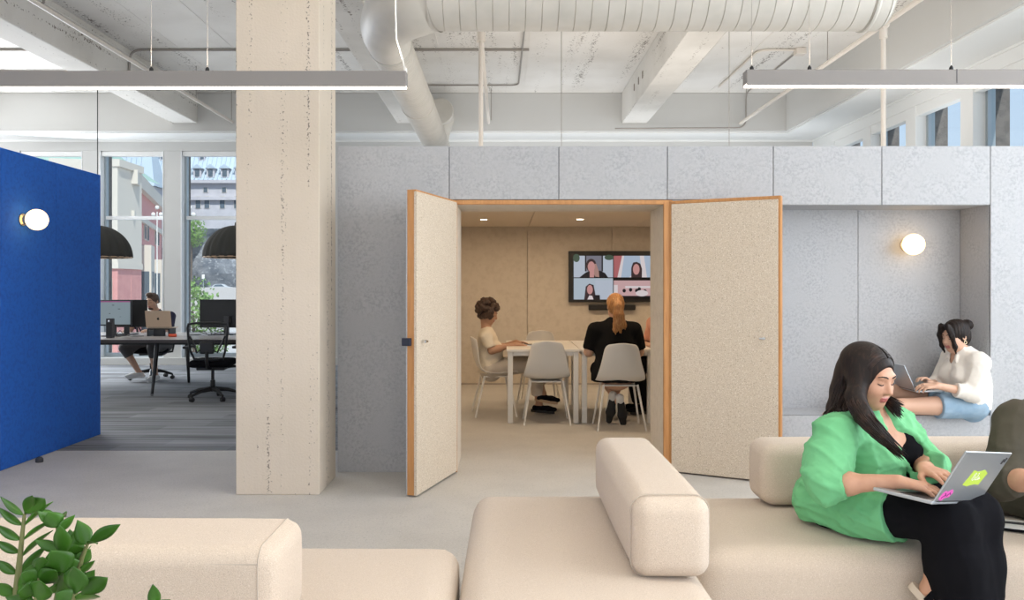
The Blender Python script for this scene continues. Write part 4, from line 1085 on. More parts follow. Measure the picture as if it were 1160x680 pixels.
zz(st3, [(Zp(335, 216), Zp(452, 147, 1.54), .034, .25), (Zp(325, 225), Zp(290, 130, 1.56), .045, .3), (Zp(328, 222), Zp(365, 222, 1.5), .022, .9), (Zp(312, 262), Zp(330, 240, 1.6), .04, .6), (Zp(300, 300), Zp(340, 240, 1.56), .04, .7), (Zp(280, 410, 1.48), Zp(275, 305, 1.46), .062, .05), (Zp(295, 340), Zp(356, 284, 1.55), .025, .8),
         (Zp(290, 400), Zp(356, 318, 1.55), .04, .5), (Zp(305, 412, 1.5), Zp(404, 348, 1.48), .05, .3), (Zp(285, 350), Zp(255, 270, 1.53), .05, .3), (Zp(275, 430), Zp(375, 420, 1.5), .03, .5), (Zp(262, 440, 1.47), Zp(210, 405, 1.46), .05, .1), (Zp(262, 260), Zp(262, 165, 1.57), .05, .4), (Zp(272, 240), Zp(305, 150, 1.58), .045, .3)], .006)
st4 = [V((pc[0]-.05, 1.52, .44)), Zp(130, 480, 1.5), Zp(140, 400, 1.5), Zp(150, 330, 1.5)]
zz(st4, [(Zp(150, 335, 1.5), Zp(160, 270, 1.48), .05, .2), (Zp(146, 360, 1.5), Zp(80, 330, 1.48), .05, .3), (Zp(146, 370, 1.5), Zp(210, 320, 1.48), .05, .3), (Zp(140, 400, 1.5), Zp(70, 400, 1.47), .055, .2), (Zp(138, 440, 1.5), Zp(150, 360, 1.46), .06, .1), (Zp(130, 450, 1.5), Zp(20, 420, 1.5), .04, .6)], .005)
st5 = [V((pc[0]+.10, 1.56, .44)), P(172, 700, 1.56), P(176, 686, 1.56)]
zz(st5, [(P(176, 690, 1.56), P(173, 662, 1.55), .032, .4), (P(175, 692, 1.56), P(193, 680, 1.55), .03, .5)], .004)

# ================================================================== NOTEBOOK BESIDE THE PERSON AT THE RIGHT EDGE
nb = thing('notebook', 'open white notebook on the sofa seat beside the person in dark olive', 'notebook', (2.10, 3.30, .43))
Rn = rz(math.radians(-28))
MB().box((1.99, 3.23, .427), (2.21, 3.37, .436), Rn).build('cover', blackf, nb, bevel=.002)
MB().box((1.995, 3.235, .436), (2.098, 3.365, .441), Rn, (2.10, 3.30, .43)).box((2.102, 3.235, .436), (2.205, 3.365, .441), Rn, (2.10, 3.30, .43)).build('pages', paper, nb, bevel=.001)
pe = thing('pen', 'black pen lying on the open notebook', 'pen', (2.08, 3.31, .446))
MB().tube([(2.02, 3.335, .4455), (2.14, 3.285, .4455)], .0045, 10).build('barrel', black, pe, smooth=60)
MB().tube([(2.14, 3.285, .4455), (2.155, 3.279, .4455)], [.0042, .001], 10).build('tip', chrome, pe, smooth=60)
# ================================================================== PEOPLE
def lerp(a, b, t): return V(a)*(1-t)+V(b)*t
UP = V((0, 0, 1))
def frame(fwd, up=UP):
    f = V(fwd).normalized(); r = f.cross(V(up)).normalized(); u = r.cross(f).normalized()
    return r, f, u
class Head:
    def __init__(s, c, fwd, sc=1., up=UP):
        s.c = V(c); s.r, s.f, s.u = frame(fwd, up); s.s = sc
        s.R = np.array([[s.r[i], s.f[i], s.u[i]] for i in range(3)])
    def p(s, x, y, z): return s.c+(s.r*x+s.f*y+s.u*z)*s.s
    def ell(s, F, c, r, k=.02, sub=False): F.ell(s.p(*c), [q*s.s for q in r], s.R, k, sub)
    def cone(s, F, a, b, ra, rb, k=.01): F.cone(s.p(*a), s.p(*b), ra*s.s, rb*s.s, k)
def add_head(F, h):
    h.ell(F, (0, -.012, .032), (.073, .094, .084), .02)
    h.ell(F, (0, .030, -.028), (.060, .060, .083), .03)
    h.ell(F, (0, .052, -.088), (.030, .030, .024), .04)
    for s in (-1, 1):
        h.ell(F, (s*.034, .058, -.032), (.026, .026, .028), .03)       # cheek
        h.ell(F, (s*.045, .018, -.070), (.018, .034, .026), .03)       # jaw corner
        h.ell(F, (s*.031, .098, .010), (.019, .016, .013), .012, True)  # eye socket
    h.cone(F, (-.034, .079, .030), (.034, .079, .030), .011, .011, .016)  # brow ridge
    for s in (-1, 1):
        h.ell(F, (s*.031, .0735, .007), (.0145, .0125, .0115), .004)    # closed lid over the eyeball
    h.cone(F, (0, .085, .014), (0, .107, -.026), .0075, .0105, .012)
    h.ell(F, (0, .105, -.028), (.0115, .011, .010), .006)
    for s in (-1, 1): h.ell(F, (s*.0115, .094, -.031), (.008, .010, .0075), .006)
    h.ell(F, (0, .090, -.056), (.022, .0095, .0055), .004)
    h.ell(F, (0, .089, -.0665), (.019, .0100, .0065), .004)
    h.cone(F, (-.022, .0965, -.0612), (.022, .0965, -.0612), .0018, .0018, .002)
    F.ops[-1] = F.ops[-1][:7]+(True,)+F.ops[-1][8:]                    # the mouth line is cut in
    for s in (-1, 1):
        h.ell(F, (s*.077, -.010, -.004), (.009, .020, .030), .008)
        h.ell(F, (s*.082, -.004, -.002), (.006, .011, .018), .006, True)
def lips_mid(h):
    R = h.R; c = np.array(h.c)
    def f(p):
        q = (p-c)@R/h.s
        m = (np.abs(q[:, 0]) < .0235-.35*np.abs(q[:, 2]+.0612)) & (q[:, 1] > .080) & (q[:, 2] > -.0745) & (q[:, 2] < -.0515)
        return m.astype(int)
    return f
def face_lines(h, person, brow=browm, lash=True):
    for s in (-1, 1):
        MB().tube([h.p(s*.012, .0925, .0285), h.p(s*.026, .0932, .0345), h.p(s*.040, .0855, .0345), h.p(s*.050, .074, .028)], [.0026*h.s, .0032*h.s, .0026*h.s, .001], 6).build('eyebrow', brow, person, smooth=180)
        if lash: MB().tube([h.p(s*.0185, .0842, .0015), h.p(s*.026, .0872, -.0015), h.p(s*.034, .0865, -.002), h.p(s*.043, .081, .001), h.p(s*.048, .0775, .004)], [.0013*h.s, .0021*h.s, .0024*h.s, .0021*h.s, .0010], 6).build('eyelash', browm, person, smooth=180)
def add_hand(F, w, d, n, thumb, s=1., curl=.5, th=.0):
    """wrist, finger direction, back-of-hand normal, thumb side (+1 along d x n)"""
    d = V(d).normalized(); n = V(n); n = (n-d*n.dot(d)).normalized(); x = d.cross(n).normalized(); w = V(w)
    offs = [.031*thumb, .0105*thumb, -.0105*thumb, -.030*thumb]
    lens = [.068, .077, .071, .055]; kl = [.086, .089, .085, .077]
    for o, L, K, i in zip(offs, lens, kl, range(4)):
        base = w+x*o*.55*s+d*.004; kn = w+d*K*s+x*o*s
        F.cone(base, kn, .0145*s, .0110*s, .012)
        dd = (d+x*o*2.4).normalized(); p = kn; a = 0
        for seg, rr, rb in ((.46, .0092, .0083), (.30, .0083, .0074), (.24, .0074, .0062)):
            a += curl*(.75 if seg == .46 else .8)*(1+.12*i)
            q = p+(dd*math.cos(a)-n*math.sin(a))*L*seg*s
            F.cone(p, q, rr*s, rb*s, .0035); p = q
    b = w+d*.022*s+x*thumb*.020*s-n*.004*s
    m = b+(d*.62+x*thumb*.68-n*(.25+th))*.045*s; t1 = m+(d*.85+x*thumb*.30-n*(.30+th))*.030*s; t2 = t1+(d*.95+x*thumb*.05-n*(.35+th))*.022*s
    F.cone(b, m, .0165*s, .0125*s, .012); F.cone(m, t1, .0115*s, .0098*s, .004); F.cone(t1, t2, .0096*s, .0072*s, .003)

def torso(F, J, g=0., k=.05, lo=True, bust=None):
    w = J.get('w', 1.); up = (J['nk']-J['pel']).normalized(); r, f, u = frame(J['f'], up); fl = (f, .74)
    wa = lerp(J['pel'], J['che'], .5)
    if lo: F.cone(J['pel'], wa, .150*w+g, .132*w+g, k, fl)
    F.cone(wa, J['che'], .132*w+g, .140*w+g, k, fl)
    tp = lerp(J['che'], J['nk'], .6)
    F.cone(J['che'], tp, .140*w+g, .105*w+g, k, fl)
    F.cone(lerp(J['sR'], J['sL'], .06), lerp(J['sR'], J['sL'], .94), .054+g, .054+g, .05)
    F.cone(tp, J['nk'], .085+g, .058+g*.6, .04)
    b = J.get('bust', 0) if bust is None else bust
    if b:
        for s in (-1, 1): F.ell(J['che']+f*(.085*w)+r*s*.072*w-u*.005, (.074*b+g, .066*b+g, .07*b+g), k=.05)
def limb(F, a, b, c, r0, r1, r2, t0=0, t1=1, k=.02, end=None):
    F.cone(a, b, r0, r1, k); F.cone(b, c, r1, r2, k)
def foot(F, a, toe, g=0., s=1., k=.02):
    """ankle centre and toe direction"""
    toe = V(toe).normalized(); a = V(a); heel = a-toe*.035*s-UP*.045*s
    if abs(toe.z) > .5: heel = a-toe*.01
    F.cone(a, heel, .034*s+g, .031*s+g, k)
    F.cone(heel, heel+toe*.13*s, .031*s+g, .034*s+g, k, (UP, .8))
    F.cone(heel+toe*.13*s, heel+toe*.20*s, .034*s+g, .022*s+g, k, (UP, .8))
    return heel
def folds(amp, freq, seed, axis=None, warp=.6):
    rg = np.random.RandomState(seed); ks = []
    for _ in range(7):
        v = rg.normal(size=3)
        if axis is not None: v -= .8*np.dot(v, axis)*np.array(axis)
        v = v/np.linalg.norm(v)*freq*rg.uniform(.6, 1.7); ks.append((v, rg.uniform(0, 6.28)))
    def f(X, Y, Z):
        a = warp*np.sin(X*freq*.7+Y*freq*.5+seed)+warp*np.sin(Z*freq*.6-X*freq*.4+2*seed)
        o = 0
        for v, ph in ks:
            s_ = np.sin(X*v[0]+Y*v[1]+Z*v[2]+ph+a); o = o+(1-np.abs(s_))**2-.35
        return -amp*o/2.2
    return f
def body_field(J, face=True, hands=True, legs=True):
    F = Field(); s = J.get('s', 1.)
    torso(F, J)
    h = J['h']; F.cone(lerp(J['nk'], J['che'], .2), h.p(0, -.022, -.065), .056*s, .050*s, .03)
    add_head(F, h)
    for S_ in 'RL':
        limb(F, J['s'+S_], J['e'+S_], J['w'+S_], .048*J.get('aw', 1), .038*J.get('aw', 1), .0255)
        F.cone(J['s'+S_], lerp(J['s'+S_], J['e'+S_], .3), .052*J.get('aw', 1), .048*J.get('aw', 1))
        fw = lerp(J['e'+S_], J['w'+S_], .3); F.cone(J['e'+S_], fw, .038*J.get('aw', 1), .040*J.get('aw', 1))
        d, n, cu = J['hd'+S_]
        d_ = V(d).normalized(); n_ = V(n); n_ = (n_-d_*n_.dot(d_)).normalized(); x = d_.cross(n_)
        ref = V(J['f'])                                     # thumbs point to the body's midline
        mid = (J['s'+('L' if S_ == 'R' else 'R')]-J['s'+S_])
        add_hand(F, J['w'+S_], d, n, 1 if x.dot(mid) > 0 else -1, s, cu)
        if legs:
            F.cone(J['hp'+S_], J['k'+S_], .088*J.get('lw', 1), .058*J.get('lw', 1), .03)
            cal = lerp(J['k'+S_], J['a'+S_], .3)
            F.cone(J['k'+S_], cal, .056*J.get('lw', 1), .054*J.get('lw', 1)); F.cone(cal, J['a'+S_], .054*J.get('lw', 1), .036)
            foot(F, J['a'+S_], J['t'+S_])
    return F
def sleeves(F, J, upto, r0, r1, r2=None, k=.03, left=None):
    """upto<=1: part of the upper arm; above 1: runs on into the forearm"""
    for S_ in 'RL':
        sh, el, wr = J['s'+S_], J['e'+S_], J['w'+S_]
        if S_ == 'L' and left: upto = left
        if upto <= 1: F.cone(sh, lerp(sh, el, upto), r0, r1, k, cap=(False, True))
        else:
            F.cone(sh, el, r0, r1, k); F.cone(el, lerp(el, wr, upto-1), r1, r2, .02, cap=(False, True))
            c = lerp(el, wr, upto-1); dd = (wr-el).normalized()
            F.cone(c-dd*.05, c+dd*.002, r2+.005, r2+.006, .006, cap=(True, True))     # rolled cuff
def strands(person, paths, m, r=.0035, n=5, name='hair_strands'):
    mb = MB()
    for pts in paths:
        k = len(pts); mb.tube(pts, [r*(1 if i < k-1 else .2) for i in range(k)], n)
    return mb.build(name, m, person, smooth=180)
def spline(pts, n=14):
    pts = [V(p) for p in pts]; P_ = [pts[0]*2-pts[1]]+pts+[pts[-1]*2-pts[-2]]; out = []
    for i in range(1, len(P_)-2):
        for j in range(n):
            t = j/n; a, b, c, d = P_[i-1:i+3]
            out.append(.5*((2*b)+(c-a)*t+(2*a-5*b+4*c-d)*t*t+(3*b-a-3*c+d)*t*t*t))
    return out+[pts[-1]]
def cap_hair(F, h, g=.010, low=-.02, front=.055, fz=.06):
    """scalp of hair: cranium grown, opened over the face"""
    h.ell(F, (0, -.016, .034), (.074+g, .095+g, .085+g), .01)
    h.ell(F, (0, -.045, -.02), (.066+g, .058+g, .075), .03)
    h.ell(F, (0, .095, -.045), (.070, .082, .102), .012, True)
    h.ell(F, (0, .118, .022), (.060, .066, .058), .014, True)

# ---------------------------------------------------------------- 1. woman in the green shirt
def J_(**k): return {a: (V(b) if isinstance(b, tuple) and len(b) == 3 and not a.startswith('hd') else b) for a, b in k.items()}
w1 = J_(f=(.58, -.81, 0), pel=(1.45, 3.43, .505), che=(1.475, 3.345, .735), nk=(1.452, 3.285, .892), w=1.17, bust=1.15, aw=1.12, lw=1.12,
        sR=(1.290, 3.185, .835), sL=(1.630, 3.415, .825), eR=tuple(P(936, 549, 3.10)), wR=tuple(P(1018, 546, 2.97)), eL=tuple(P(1052, 532, 3.27)), wL=tuple(P(1047, 531, 3.05)),
        hpR=(1.355, 3.37, .525), hpL=(1.54, 3.49, .525), kR=tuple(P(1076, 590, 2.93)), kL=tuple(P(1104, 583, 2.97)), aR=tuple(P(1057, 670, 2.96)), aL=tuple(P(1105, 735, 2.93)), tR=(.6, -.45, -.55), tL=(.45, -.85, -.1))
w1['hdR'] = ((.82, -.52, -.09), (.08, -.12, 1), .30); w1['hdL'] = ((.16, -.98, -.02), (-.05, -.02, 1), .20)
w1['h'] = Head(P(985, 427, 3.235), (.43, -.84, -.27), .97)
t1 = thing('person', 'person in open green shirt and black trousers typing on a stickered laptop on the sofa', 'person', (1.45, 3.4, .42))
F = body_field(w1)
F.mesh('body', [skin1, lipm], .0042, t1, mid=lips_mid(w1['h']))
face_lines(w1['h'], t1)
# black top
F = Field(); torso(F, w1, .006); h = w1['h']
r_, f_, u_ = frame(w1['f'], (w1['nk']-w1['pel']).normalized())
ctr = w1['nk']+f_*.10-u_*.055
F.ell(ctr, (.095, .085, .085), k=.012, sub=True); F.plane(w1['nk']-u_*.02, u_)
F.mesh('black_top', blackf, .006, t1, disp=folds(.002, 60, 3))
# green shirt
F = Field(); torso(F, w1, .026, lo=True)
F.cone(lerp(w1['pel'], w1['che'], .3), w1['pel']-u_*.06, .195, .215, .05, (f_, .82))
F.cone(w1['hpR']-V((.02, -.02, .01)), lerp(w1['hpR'], w1['kR'], .62), .140, .125, .05, cap=(False, True))
sleeves(F, w1, 1.30, .088, .078, .064, left=1.62)
for s_ in (-1, 1): F.chain([w1['nk']-f_*.055+r_*s_*.03+u_*.04, w1['nk']+r_*s_*.066+f_*.005+u_*.035, w1['nk']+r_*s_*.062+f_*.075-u_*.02, w1['nk']+r_*s_*.085+f_*.10-u_*.075], [.014, .015, .015, .008], .008)
F.ell(lerp(w1['eR'], w1['sR'], .35)-f_*.02, (.085, .085, .10), k=.05)
F.cone(w1['nk']-u_*.02-f_*.02+r_*.02, w1['nk']+u_*.035-f_*.02, .075, .066, .02)                # collar
F.cone(w1['nk']+u_*.08+f_*.005, w1['nk']-u_*.06+f_*.02, .058, .052, .01, sub=True)
F.chain([w1['nk']+f_*.11-r_*.01+u_*.03, w1['che']+f_*.20-r_*.035-u_*.02, w1['pel']+f_*.24-r_*.075+u_*.10, w1['pel']+f_*.34-r_*.09-u_*.02], [.050, .062, .072, .08], .012, sub=True)
F.ell(P(950, 602, 3.0), (.10, .12, .045), k=.02, sub=True)
F.plane((0, 0, .435), (0, 0, -1))
g1 = folds(.011, 24, 5, None, .9); g2 = folds(.003, 62, 9)
F.mesh('green_shirt', green, .0052, t1, disp=lambda X, Y, Z: g1(X, Y, Z)+g2(X, Y, Z))
# trousers
F = Field()
F.cone(w1['pel']+u_*.02, w1['pel']-u_*.03, .175, .17, .04, (f_, .8))
F.chain([w1['hpR'], w1['kR'], P(1089, 640, 2.90), P(1100, 745, 2.90)], [.118, .086, .084, .10], .04)
F.chain([w1['kR'], P(1074, 640, 2.94), P(1071, 664, 2.95)], [.086, .076, .068], .04)
F.chain([w1['hpL'], w1['kL'], P(1109, 640, 2.94), P(1100, 745, 2.93)], [.118, .086, .080, .10], .04)
F.mesh('black_trousers', blackf, .007, t1, disp=folds(.005, 24, 12, (0, 0, 1)))
# sandals
for S_ in 'RL':
    a, td = w1['a'+S_], V(w1['t'+S_]).normalized()
    sd = td.cross(UP).normalized(); nn = sd.cross(td).normalized()
    if nn.z < 0: nn = -nn
    heel = a-td*.035-UP*.045 if abs(td.z) < .5 else a-td*.01
    o = thing.__call__ if False else None
    b0 = heel-td*.045-nn*.05
    mb = MB(); ring = []
    for q in range(24):
        w_ = 2*PI*q/24; ring.append((.132*math.cos(w_)+.12, .043*math.sin(w_)*(1+.12*math.cos(w_))))
    vs = [b0+td*x+sd*y for x, y in ring]+[b0+td*x+sd*y+nn*.026 for x, y in ring]
    mb.add(vs, [tuple(reversed(range(24))), tuple(range(24, 48))]+[(q, (q+1) % 24, (q+1) % 24+24, q+24) for q in range(24)])
    o = mb.build('sandal', mat('cream_sole', (.62, .52, .42), .8), t1, smooth=40)
    for x in (.06, .13, .20):
        MB().tube([b0+td*x+sd*.045+nn*.02, b0+td*x+sd*.036+nn*.07, b0+td*x+nn*.098, b0+td*x-sd*.036+nn*.07, b0+td*x-sd*.045+nn*.02], .013, 8).build('strap', blackf, o, smooth=60)
# long dark hair
F = Field(); cap_hair(F, h, .008)
F.chain([h.p(.01, -.05, .045), P(967, 424, 3.31), P(956, 444, 3.30), P(949, 464, 3.26), P(946, 480, 3.22)], [.078, .064, .046, .036, .018], .04)
F.chain([h.p(.040, -.02, .060), h.p(.066, .004, .0), P(969, 450, 3.165), P(978, 471, 3.11), P(994, 489, 3.07), P(1009, 502, 3.06)], [.03, .024, .027, .026, .018, .008], .05)
F.chain([h.p(-.060, .01, .05), h.p(-.076, .012, -.02), h.p(-.080, .006, -.08), P(1018, 464, 3.23)], [.014, .012, .012, .007], .02)
F.cone(h.p(0, .085, .098), h.p(0, -.03, .128), .0035, .003, .006, sub=True)
F.mesh('hair', hairblk, .0042, t1)
rnd = random.Random(3); paths = []
def scalp(s_, y0, phis, lift=0):
    out = []
    for ph in phis:
        a = math.radians(ph); y = y0-.012*ph/100; q = math.sqrt(max(.05, 1-((y+.016)/.106)**2))
        out.append(h.p(s_*(.0835+lift)*math.sin(a)*q, y, .034+(.0945+lift)*math.cos(a)*q))
    return out
for i in range(330):
    y0 = rnd.uniform(-.02, .058); o = V((rnd.gauss(0, 1), rnd.gauss(0, 1), rnd.gauss(0, .7))).normalized()*rnd.uniform(.012, .036)
    k = V((rnd.uniform(-1, 1), rnd.uniform(-1, 1), rnd.uniform(-1, 1)))*.012; li = rnd.uniform(-.003, .0035); e = rnd.uniform(0, 1)
    paths.append(spline(scalp(1, y0, (4, 28, 52, 76, 98), li)+[P(969, 452, 3.16)+o, P(979, 472, 3.10)+o*.95, P(994, 489, 3.065)+o*.75+k*.5, P(1005+19*e, 499+20*e, 3.05)+o*.3+k], 4))
for i in range(260):
    y0 = rnd.uniform(-.10, .01); o = V((rnd.gauss(0, 1), rnd.gauss(0, 1), rnd.gauss(0, .7))).normalized()*rnd.uniform(.015, .046)
    li = rnd.uniform(-.003, .0035); e = rnd.uniform(0, 1)
    paths.append(spline(scalp(1, y0, (4, 30, 56, 80), li)+[P(958, 442, 3.27)+o, P(950, 462, 3.24)+o*.85, P(943+rnd.uniform(-5, 9), 470+14*e, 3.20)+o*.7], 4))
for i in range(170):
    y0 = rnd.uniform(-.06, .056); o = V((rnd.gauss(0, 1), rnd.gauss(0, 1), rnd.gauss(0, .7))).normalized()*rnd.uniform(.003, .014)
    paths.append(spline(scalp(-1, y0, (4, 30, 56, 80, 100), rnd.uniform(-.003, .003))+[h.p(-.082, .008, -.07)+o, P(1019+rnd.uniform(-3, 3), 462+rnd.uniform(-4, 12), 3.21)+o], 4))
strands(t1, paths, mat('dark_hair_strand', (.013, .007, .006), .5, vary=[(25, (.045, .022, .015), .5, .7, 2)], spec=.35), .0023, 4, 'hair_locks')
# her laptop
hd0 = V((.254, .17, -.04)); out = V((-.556, .83, .02))
lt, ld, hh, hd, up, ln = laptop('laptop', 'silver laptop with lime and pink stickers on the lap of the person in green', P(1056, 568, 2.78), hd0, out, V((.27, -.415, .86)), .312, .215, silver)
def lidpt(u, v, e=.0062): return hh+hd*(.312*u)+up*(.215*v)+ln*e
def sticker(name, poly, m, e=.0064):
    k = len(poly); f = [lidpt(u, v, e-.0004) for u, v in poly]; b = [lidpt(u, v, e) for u, v in poly]
    a = MB().add(f+b, [tuple(range(k)), tuple(range(k, 2*k))]+[(i, (i+1) % k, (i+1) % k+k, i+k) for i in range(k)])
    return a.build(name, m, ld)
lm = sticker('lime_sticker', [(.36, .36), (.46, .33), (.60, .37), (.70, .36), (.74, .60), (.64, .67), (.52, .63), (.41, .66)], lime)
def ink(pts, par, e=.0068, r=.0011, m=inkw): MB().tube([lidpt(u, v, e) for u, v in spline([(u, v, 0) for u, v in pts], 6)] if False else [lidpt(q.x, q.y, e) for q in spline([(u, v, 0) for u, v in pts], 6)], r, 5).build('lettering', m, par)
ink([(.47, .47), (.50, .58), (.485, .60), (.475, .50), (.50, .455), (.525, .50), (.53, .53), (.535, .47), (.555, .48), (.565, .585), (.555, .585), (.56, .48), (.585, .47), (.60, .52), (.62, .51), (.61, .47), (.595, .49), (.64, .49)], lm)
pkk = sticker('pink_sticker', [(.05, .06), (.12, .03), (.17, .09), (.24, .10), (.27, .20), (.22, .27), (.15, .22), (.10, .24), (.06, .17)], pinks)
ink([(.09, .09), (.14, .16), (.12, .19), (.17, .13), (.21, .20), (.23, .16)], pkk, r=.0014, m=mat('dark_ink', (.25, .02, .2), .5))
MB().tube([lidpt(.885, .80, .0066), lidpt(.90, .90, .0066)], .003, 6).build('logo', dgrey, ld)
MB().tube([lidpt(.925, .84, .0066), lidpt(.935, .93, .0066)], .003, 6).build('logo', dgrey, ld)

# ---------------------------------------------------------------- 2. woman in the niche
w2 = J_(f=(-1, -.12, 0), pel=tuple(P(1097, 452, 6.27)), che=tuple(P(1096, 424, 6.25)), nk=tuple(P(1089, 402, 6.25)), bust=.85, w=1.0,
        sR=(3.50, 6.41, .845), sL=(3.535, 6.09, .835), eL=tuple(P(1102, 446, 6.06)), wL=tuple(P(1062, 437, 6.05)), eR=(3.42, 6.46, .63), wR=tuple(P(1054, 434, 6.25)),
        hpL=(3.55, 6.18, .51), hpR=(3.55, 6.36, .51), kL=(2.98, 6.14, .505), kR=(3.02, 6.42, .585), aL=(2.66, 6.36, .475), aR=(2.60, 6.28, .485), tL=(-.9, .1, -.1), tR=(-.9, -.3, -.05))
w2['hdL'] = ((-1, .1, -.05), (0, -.35, 1), .45); w2['hdR'] = ((-.8, -.3, .45), (.3, .2, 1), .55)
w2['h'] = Head(P(1082, 381, 6.24), (-.93, -.28, -.22), .98); h = w2['h']
t2 = thing('person', 'person with a dark bun, white shirt and denim shorts sitting in the felt niche', 'person', (3.5, 6.3, .43))
body_field(w2).mesh('body', [skin2, lipm], .006, t2, mid=lips_mid(h)); face_lines(h, t2)
r_, f_, u_ = frame(w2['f'], (w2['nk']-w2['pel']).normalized())
F = Field(); torso(F, w2, .026); sleeves(F, w2, 1.50, .078, .068, .052)
F.cone(lerp(w2['pel'], w2['che'], .4), w2['pel']-u_*.045+f_*.03, .175, .185, .05, (f_, .85))
F.chain([w2['pel']+f_*.03-r_*.05, w2['pel']+f_*.20-r_*.10-u_*.04], [.12, .06], .04)
F.cone(w2['nk']-u_*.02, w2['nk']+u_*.04, .072, .064, .02); F.cone(w2['nk']+u_*.09, w2['nk']-u_*.05+f_*.03, .056, .05, .01, sub=True)
F.cone(w2['nk']+f_*.11+u_*.03, w2['che']+f_*.18+u_*.04, .05, .03, .01, sub=True)
for s_ in (-1, 1): F.chain([w2['nk']-f_*.06+u_*.045, w2['nk']+r_*s_*.062+u_*.04, w2['nk']+r_*s_*.05+f_*.07-u_*.005, w2['nk']+r_*s_*.07+f_*.095-u_*.055], [.013, .014, .014, .007], .006)
F.plane((0, 0, .478), (0, 0, -1)); F.ell((3.42, 6.02, .40), (.10, .14, .10), k=.02, sub=True)
F.mesh('white_shirt', shirtw, .007, t2, disp=folds(.006, 30, 21))
F = Field(); F.cone(w2['pel'], w2['pel']-u_*.03, .162, .158, .04, (f_, .85))
for S_ in 'RL': F.cone(w2['hp'+S_], lerp(w2['hp'+S_], w2['k'+S_], .52), .105, .098, .03, cap=(False, True))
F.mesh('denim_shorts', denim, .007, t2, disp=folds(.003, 40, 4))
F = Field(); cap_hair(F, h, .012)
F.ell(h.p(.0, -.128, .058), (.046, .046, .043), k=.012)
for s in (-1, 1):
    F.chain([h.p(s*.03, .085, .10), h.p(s*.058, .088, .03), h.p(s*.062, .080, -.06), h.p(s*.055, .075, -.115)], [.022, .017, .014, .006], .02)
F.mesh('hair', hairblk, .006, t2, disp=lambda X, Y, Z: .0025*np.sin(X*300+Y*160+4*np.sin(Z*25)))
MB().tube([h.p(-.084+.012*math.cos(a)*0, -.004+.012*math.cos(a), -.045+.012*math.sin(a)) for a in [2*PI*i/14 for i in range(14)]], .002, 6, closed=True).build('earring', M['brass'], t2)
laptop('laptop', 'silver laptop on the thighs of the person sitting in the niche', P(1038, 443, 6.12), (0, 1, 0.0), (1, 0, .03), (-.42, 0, .92), .30, .205, silver)

# ---------------------------------------------------------------- 3. curly-haired person at the meeting table
w3 = J_(f=(1, 0, 0), pel=tuple(P(556, 415, 9.0)), che=tuple(P(554, 395, 9.0)), nk=tuple(P(551, 376, 9.0)), bust=.8, w=.98,
        sR=(-.175, 8.83, .865), sL=(-.175, 9.17, .865), eR=tuple(P(557, 397, 8.80)), wR=tuple(P(584, 390.5, 8.88)), eL=(-.08, 9.22, .70), wL=(.145, 9.08, .79),
        hpR=(-.13, 8.91, .515), hpL=(-.13, 9.09, .515), kR=(.33, 8.93, .55), kL=(.33, 9.08, .57), aR=tuple(P(611, 458, 9.02)), aL=tuple(P(615, 446, 8.98)), tR=(.95, -.15, -.06), tL=(.95, -.3, -.12))
w3['hdR'] = ((1, .1, -.05), (0, -.1, 1), .3); w3['hdL'] = ((1, -.15, -.06), (0, .1, 1), .3)
w3['h'] = Head(P(553.5, 355, 9.0), (.93, -.08, -.34), .95); h = w3['h']
t3 = thing('person', 'person with curly dark hair and cream tee seated side on at the meeting table', 'person', (-.13, 9.0, .46))
body_field(w3).mesh('body', [skin3, lipm], .0065, t3, mid=lips_mid(h)); face_lines(h, t3)
F = Field(); torso(F, w3, .018); sleeves(F, w3, .82, .068, .062)
F.cone(w3['pel']+UP*.05, w3['pel']-UP*.05, .165, .17, .05, (V((1, 0, 0)), .85))
F.plane((0, 0, .462), (0, 0, -1)); F.mesh('cream_tee', cream, .0075, t3, disp=folds(.005, 30, 2))
F = Field(); F.cone(w3['pel'], w3['pel']-UP*.02, .158, .155, .03, (V((1, 0, 0)), .85))
for S_ in 'RL':
    F.cone(w3['hp'+S_], w3['k'+S_], .10, .078, .03); F.cone(w3['k'+S_], lerp(w3['k'+S_], w3['a'+S_], .74), .078, .07, .02, cap=(False, True))
F.mesh('pale_trousers', trgrey, .0075, t3, disp=folds(.003, 30, 8))
def shoe(person, a, toe, m, ms, s=1.):
    F = Field(); a = V(a); toe = V(toe).normalized(); heel = foot(F, a, toe, .008, s)
    F.plane(a+toe*0-UP*.012 if abs(toe.z) < .5 else a-toe*.02, UP if abs(toe.z) < .5 else -toe)
    o = F.mesh('shoe', m, .006, person)
    sd = toe.cross(UP).normalized(); nn = sd.cross(toe); nn = nn if nn.z > 0 else -nn
    b0 = heel-toe*.045*s-nn*(.036*s); ring = [((.132*math.cos(2*PI*q/20)+.12)*s, .044*s*math.sin(2*PI*q/20)*(1+.1*math.cos(2*PI*q/20))) for q in range(20)]
    vs = [b0+toe*x+sd*y-nn*.010 for x, y in ring]+[b0+toe*x+sd*y+nn*.020 for x, y in ring]
    MB().add(vs, [tuple(reversed(range(20))), tuple(range(20, 40))]+[(q, (q+1) % 20, (q+1) % 20+20, q+20) for q in range(20)]).build('sole', ms, o, smooth=40)
    return o
shoe(t3, w3['aR'], w3['tR'], blackf, rubber); shoe(t3, w3['aL'], w3['tL'], blackf, cork)
F = Field(); rnd = random.Random(8); F.ell(h.p(0, -.03, .045), (.088, .10, .09), h.R, .01)
for i in range(110):
    d = V((rnd.gauss(0, 1), rnd.gauss(0, 1), rnd.gauss(0, 1))).normalized(); p = (d.x*.108, -.034+d.y*.122, .04+d.z*.118)
    if p[1] > .045 and p[2] < .075: continue
    if p[2] < -.085: continue
    h.ell(F, p, (.028, .028, .028), .012)
